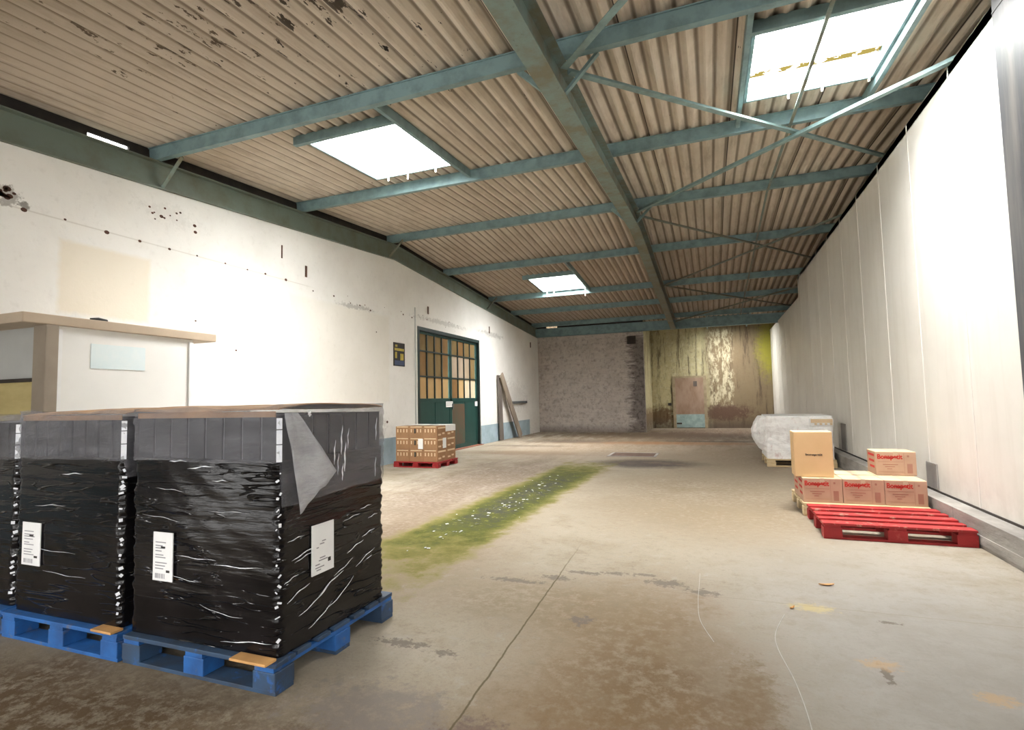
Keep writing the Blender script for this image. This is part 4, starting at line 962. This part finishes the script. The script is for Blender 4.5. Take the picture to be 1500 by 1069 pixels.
# ------------------------------------------------------------------ small things
for (y0_, y1_, z0_, z1_, lb) in ((7.36, 7.68, .28, .57, 'square grey bumper plate on the cream panels beside the printed cartons'), (11.72, 12.10, .29, .80, 'tall dark grey bumper plate on the cream panels beside the white load')):
    o = MB().box(XP - .016, XP - .001, y0_, y1_, z0_, z1_).build('bumper_plate', M_PLATE, bevel=.004); tag(o, lb, 'plate', 'bumper plates on the cream panels')
e = empty('drain_cover', (-1.85, 13.2, 0), 'rusty rectangular drain cover in the middle of the floor', 'drain cover')
MB().box(-2.42, -2.36, 12.75, 13.65, 0, .008).box(-1.34, -1.28, 12.75, 13.65, 0, .008).box(-2.36, -1.34, 12.75, 12.81, 0, .008).box(-2.36, -1.34, 13.59, 13.65, 0, .008).build('rim', M_KERB, e)
MB().box(-2.36, -1.34, 12.81, 13.59, 0, .005).build('plate', M_RUST, e)
# broken bits scattered over the algae
d = MB()
for i in range(75):
    yy = min(9.4, max(4.4, random.gauss(6.6, 1.3))); xx = -2.62 + .02 * (yy - 7) + random.gauss(0, .17); s = random.uniform(.006, .022) * (1.6 if random.random() < .1 else 1); t = random.uniform(0, 3.1); tl = random.uniform(-.3, .3)
    M = Matrix.Translation((xx, yy, .004 + s * .15)) @ Matrix.Rotation(t, 4, 'Z') @ Matrix.Rotation(tl, 4, 'X')
    d.box(-s, s, -s * .5, s * .5, 0, .003, 0, M)
o = d.build('litter', M_GREYB); tag(o, 'pale broken bits scattered over the green algae strip', 'litter', kind='stuff')
# chalky white lines on the floor
def ribbon(pts, w, name, label):
    b = MB()
    for i, p_ in enumerate(pts):
        a, c_ = pts[max(0, i - 1)], pts[min(len(pts) - 1, i + 1)]
        dx_, dy_ = c_[0] - a[0], c_[1] - a[1]; L = math.hypot(dx_, dy_); nx, ny = -dy_ / L, dx_ / L
        b.v += [(p_[0] + nx * w / 2, p_[1] + ny * w / 2, .0015), (p_[0] - nx * w / 2, p_[1] - ny * w / 2, .0015), (p_[0] - nx * w / 2, p_[1] - ny * w / 2, 0), (p_[0] + nx * w / 2, p_[1] + ny * w / 2, 0)]
    for i in range(len(pts) - 1):
        for q in range(4): r_ = (q + 1) % 4; b.f.append((4 * i + q, 4 * i + r_, 4 * i + 4 + r_, 4 * i + 4 + q)); b.mi.append(0)
    o = b.build(name, M_CHALK); tag(o, label, 'chalk line', 'chalk lines on the floor', 'thing')
M_CHALK = simple('chalk', (0.42, 0.40, 0.36), (0.33, 0.31, 0.28), 0.9, 0, 14)
def smooth(pts, n=6):
    out = []
    for i in range(len(pts) - 1):
        p0, p1, p2, p3 = pts[max(0, i - 1)], pts[i], pts[i + 1], pts[min(len(pts) - 1, i + 2)]
        for k in range(n):
            t = k / n
            out.append(tuple(.5 * (2 * p1[a] + (p2[a] - p0[a]) * t + (2 * p0[a] - 5 * p1[a] + 4 * p2[a] - p3[a]) * t * t + (3 * p1[a] - p0[a] - 3 * p2[a] + p3[a]) * t ** 3) for a in (0, 1)))
    return out + [pts[-1]]
ribbon(smooth([(-.15, 4.52), (-.15, 4.2), (-.15, 3.93), (-.13, 3.6), (-.05, 3.31)]), .003, 'chalk_line', 'short thin white chalk line on the floor beside the brown worn track')
ribbon(smooth([(.37, 3.85), (.29, 3.55), (.28, 3.33), (.32, 2.97), (.33, 2.59), (.30, 2.2)]), .0038, 'chalk_line', 'longer wavy white chalk line on the bare floor in front of the red pallet')
for (xx, yy, s, rz, lb) in ((.72, 4.51, .055, .3, 'curled orange leaf on the bare floor before the red pallet'), (.43, 3.97, .03, 1.0, 'small red brown leaf at the end of the wavy chalk line')):
    b = MB(); n = 8
    for kz in (0, -.0015):
        for i in range(n + 1):
            t = i / n; wd = s * .28 * math.sin(math.pi * t) + .001
            for v in (-1, 0, 1): b.v.append((xx + (t - .5) * 2 * s * math.cos(rz) - v * wd * math.sin(rz), yy + (t - .5) * 2 * s * math.sin(rz) + v * wd * math.cos(rz), .003 + .006 * abs(v) + .006 * (2 * t - 1) ** 2 + kz))
    q = 3 * (n + 1)
    for kk in (0, 1):
        for i in range(n):
            for v in (0, 1): t = kk * q + 3 * i + v; b.f.append((t, t + 1, t + 4, t + 3)); b.mi.append(0)
    o = b.build('dry_leaf', M_ORANGE); tag(o, lb, 'leaf', 'dry leaves on the floor')

# ------------------------------------------------------------------ daylight
wd = bpy.data.worlds.new('overcast'); SC.world = wd; wd.use_nodes = True
t = wd.node_tree; bg = t.nodes['Background']
tc = t.nodes.new('ShaderNodeTexCoord'); sp = t.nodes.new('ShaderNodeSeparateXYZ'); t.links.new(tc.outputs['Generated'], sp.inputs[0])
pw = t.nodes.new('ShaderNodeMath'); pw.operation = 'POWER'; pw.use_clamp = False; pw.inputs[1].default_value = 2.5
mx0 = t.nodes.new('ShaderNodeMath'); mx0.operation = 'MAXIMUM'; mx0.inputs[1].default_value = 0.0; t.links.new(sp.outputs[2], mx0.inputs[0]); t.links.new(mx0.outputs[0], pw.inputs[0])
mr = t.nodes.new('ShaderNodeMapRange'); t.links.new(pw.outputs[0], mr.inputs[0])
mr.inputs[1].default_value = 0.0; mr.inputs[2].default_value = 1.0; mr.inputs[3].default_value = 0.24; mr.inputs[4].default_value = 48.0
bg.inputs[0].default_value = (1.0, 0.985, 0.96, 1); t.links.new(mr.outputs[0], bg.inputs[1])
def portal(loc, rot, sx, sy):
    l = bpy.data.lights.new('daylight_opening', 'AREA'); l.shape = 'RECTANGLE'; l.size = sx; l.size_y = sy; l.cycles.is_portal = True
    o = bpy.data.objects.new('daylight_opening', l); COL.objects.link(o); o.location = loc; o.rotation_euler = rot
o = MB().box(-7.4, 3.2, -7.5, YF - .2, 4.15, 4.35).build('added_sky_blocker', M_CONC); tag(o, 'added unseen canopy slab that blocks high sky from the doorway', 'canopy', kind='structure')  # unseen slab added to cut the high sky through the doorway
portal(((-6.2 + 1.9) / 2, YF - .22, 1.95), (math.pi / 2, 0, 0), 8.1, 3.9)
for a, b2, y0, y1 in SKY: portal(((a + b2) / 2, (y0 + y1) / 2, ro((y0 + y1) / 2) + .16), (0, 0, 0), b2 - a, y1 - y0)

# ------------------------------------------------------------------ camera
cam = bpy.data.cameras.new('camera'); co = bpy.data.objects.new('camera', cam); COL.objects.link(co)
cam.sensor_width = 36; cam.lens = 36 * 778.6 / 1500; cam.clip_end = 200
yaw, pit, rol = math.radians(20.544), math.radians(3.70), math.radians(-1.204)
fw = Vector((-math.sin(yaw) * math.cos(pit), math.cos(yaw) * math.cos(pit), math.sin(pit))); rt = Vector((math.cos(yaw), math.sin(yaw), 0)); up = rt.cross(fw)
r2 = rt * math.cos(rol) + up * math.sin(rol); u2 = up * math.cos(rol) - rt * math.sin(rol)
co.matrix_world = Matrix(((r2.x, u2.x, -fw.x, 0), (r2.y, u2.y, -fw.y, 0), (r2.z, u2.z, -fw.z, 1.4), (0, 0, 0, 1)))
SC.camera = co
SC.view_settings.view_transform = 'Standard'; SC.view_settings.look = 'None'; SC.view_settings.gamma = 1.0
SC.view_settings.exposure = 1.62; SC.view_settings.use_curve_mapping = False
SC.cycles.max_bounces = 10; SC.cycles.diffuse_bounces = 6; SC.cycles.transparent_max_bounces = 12
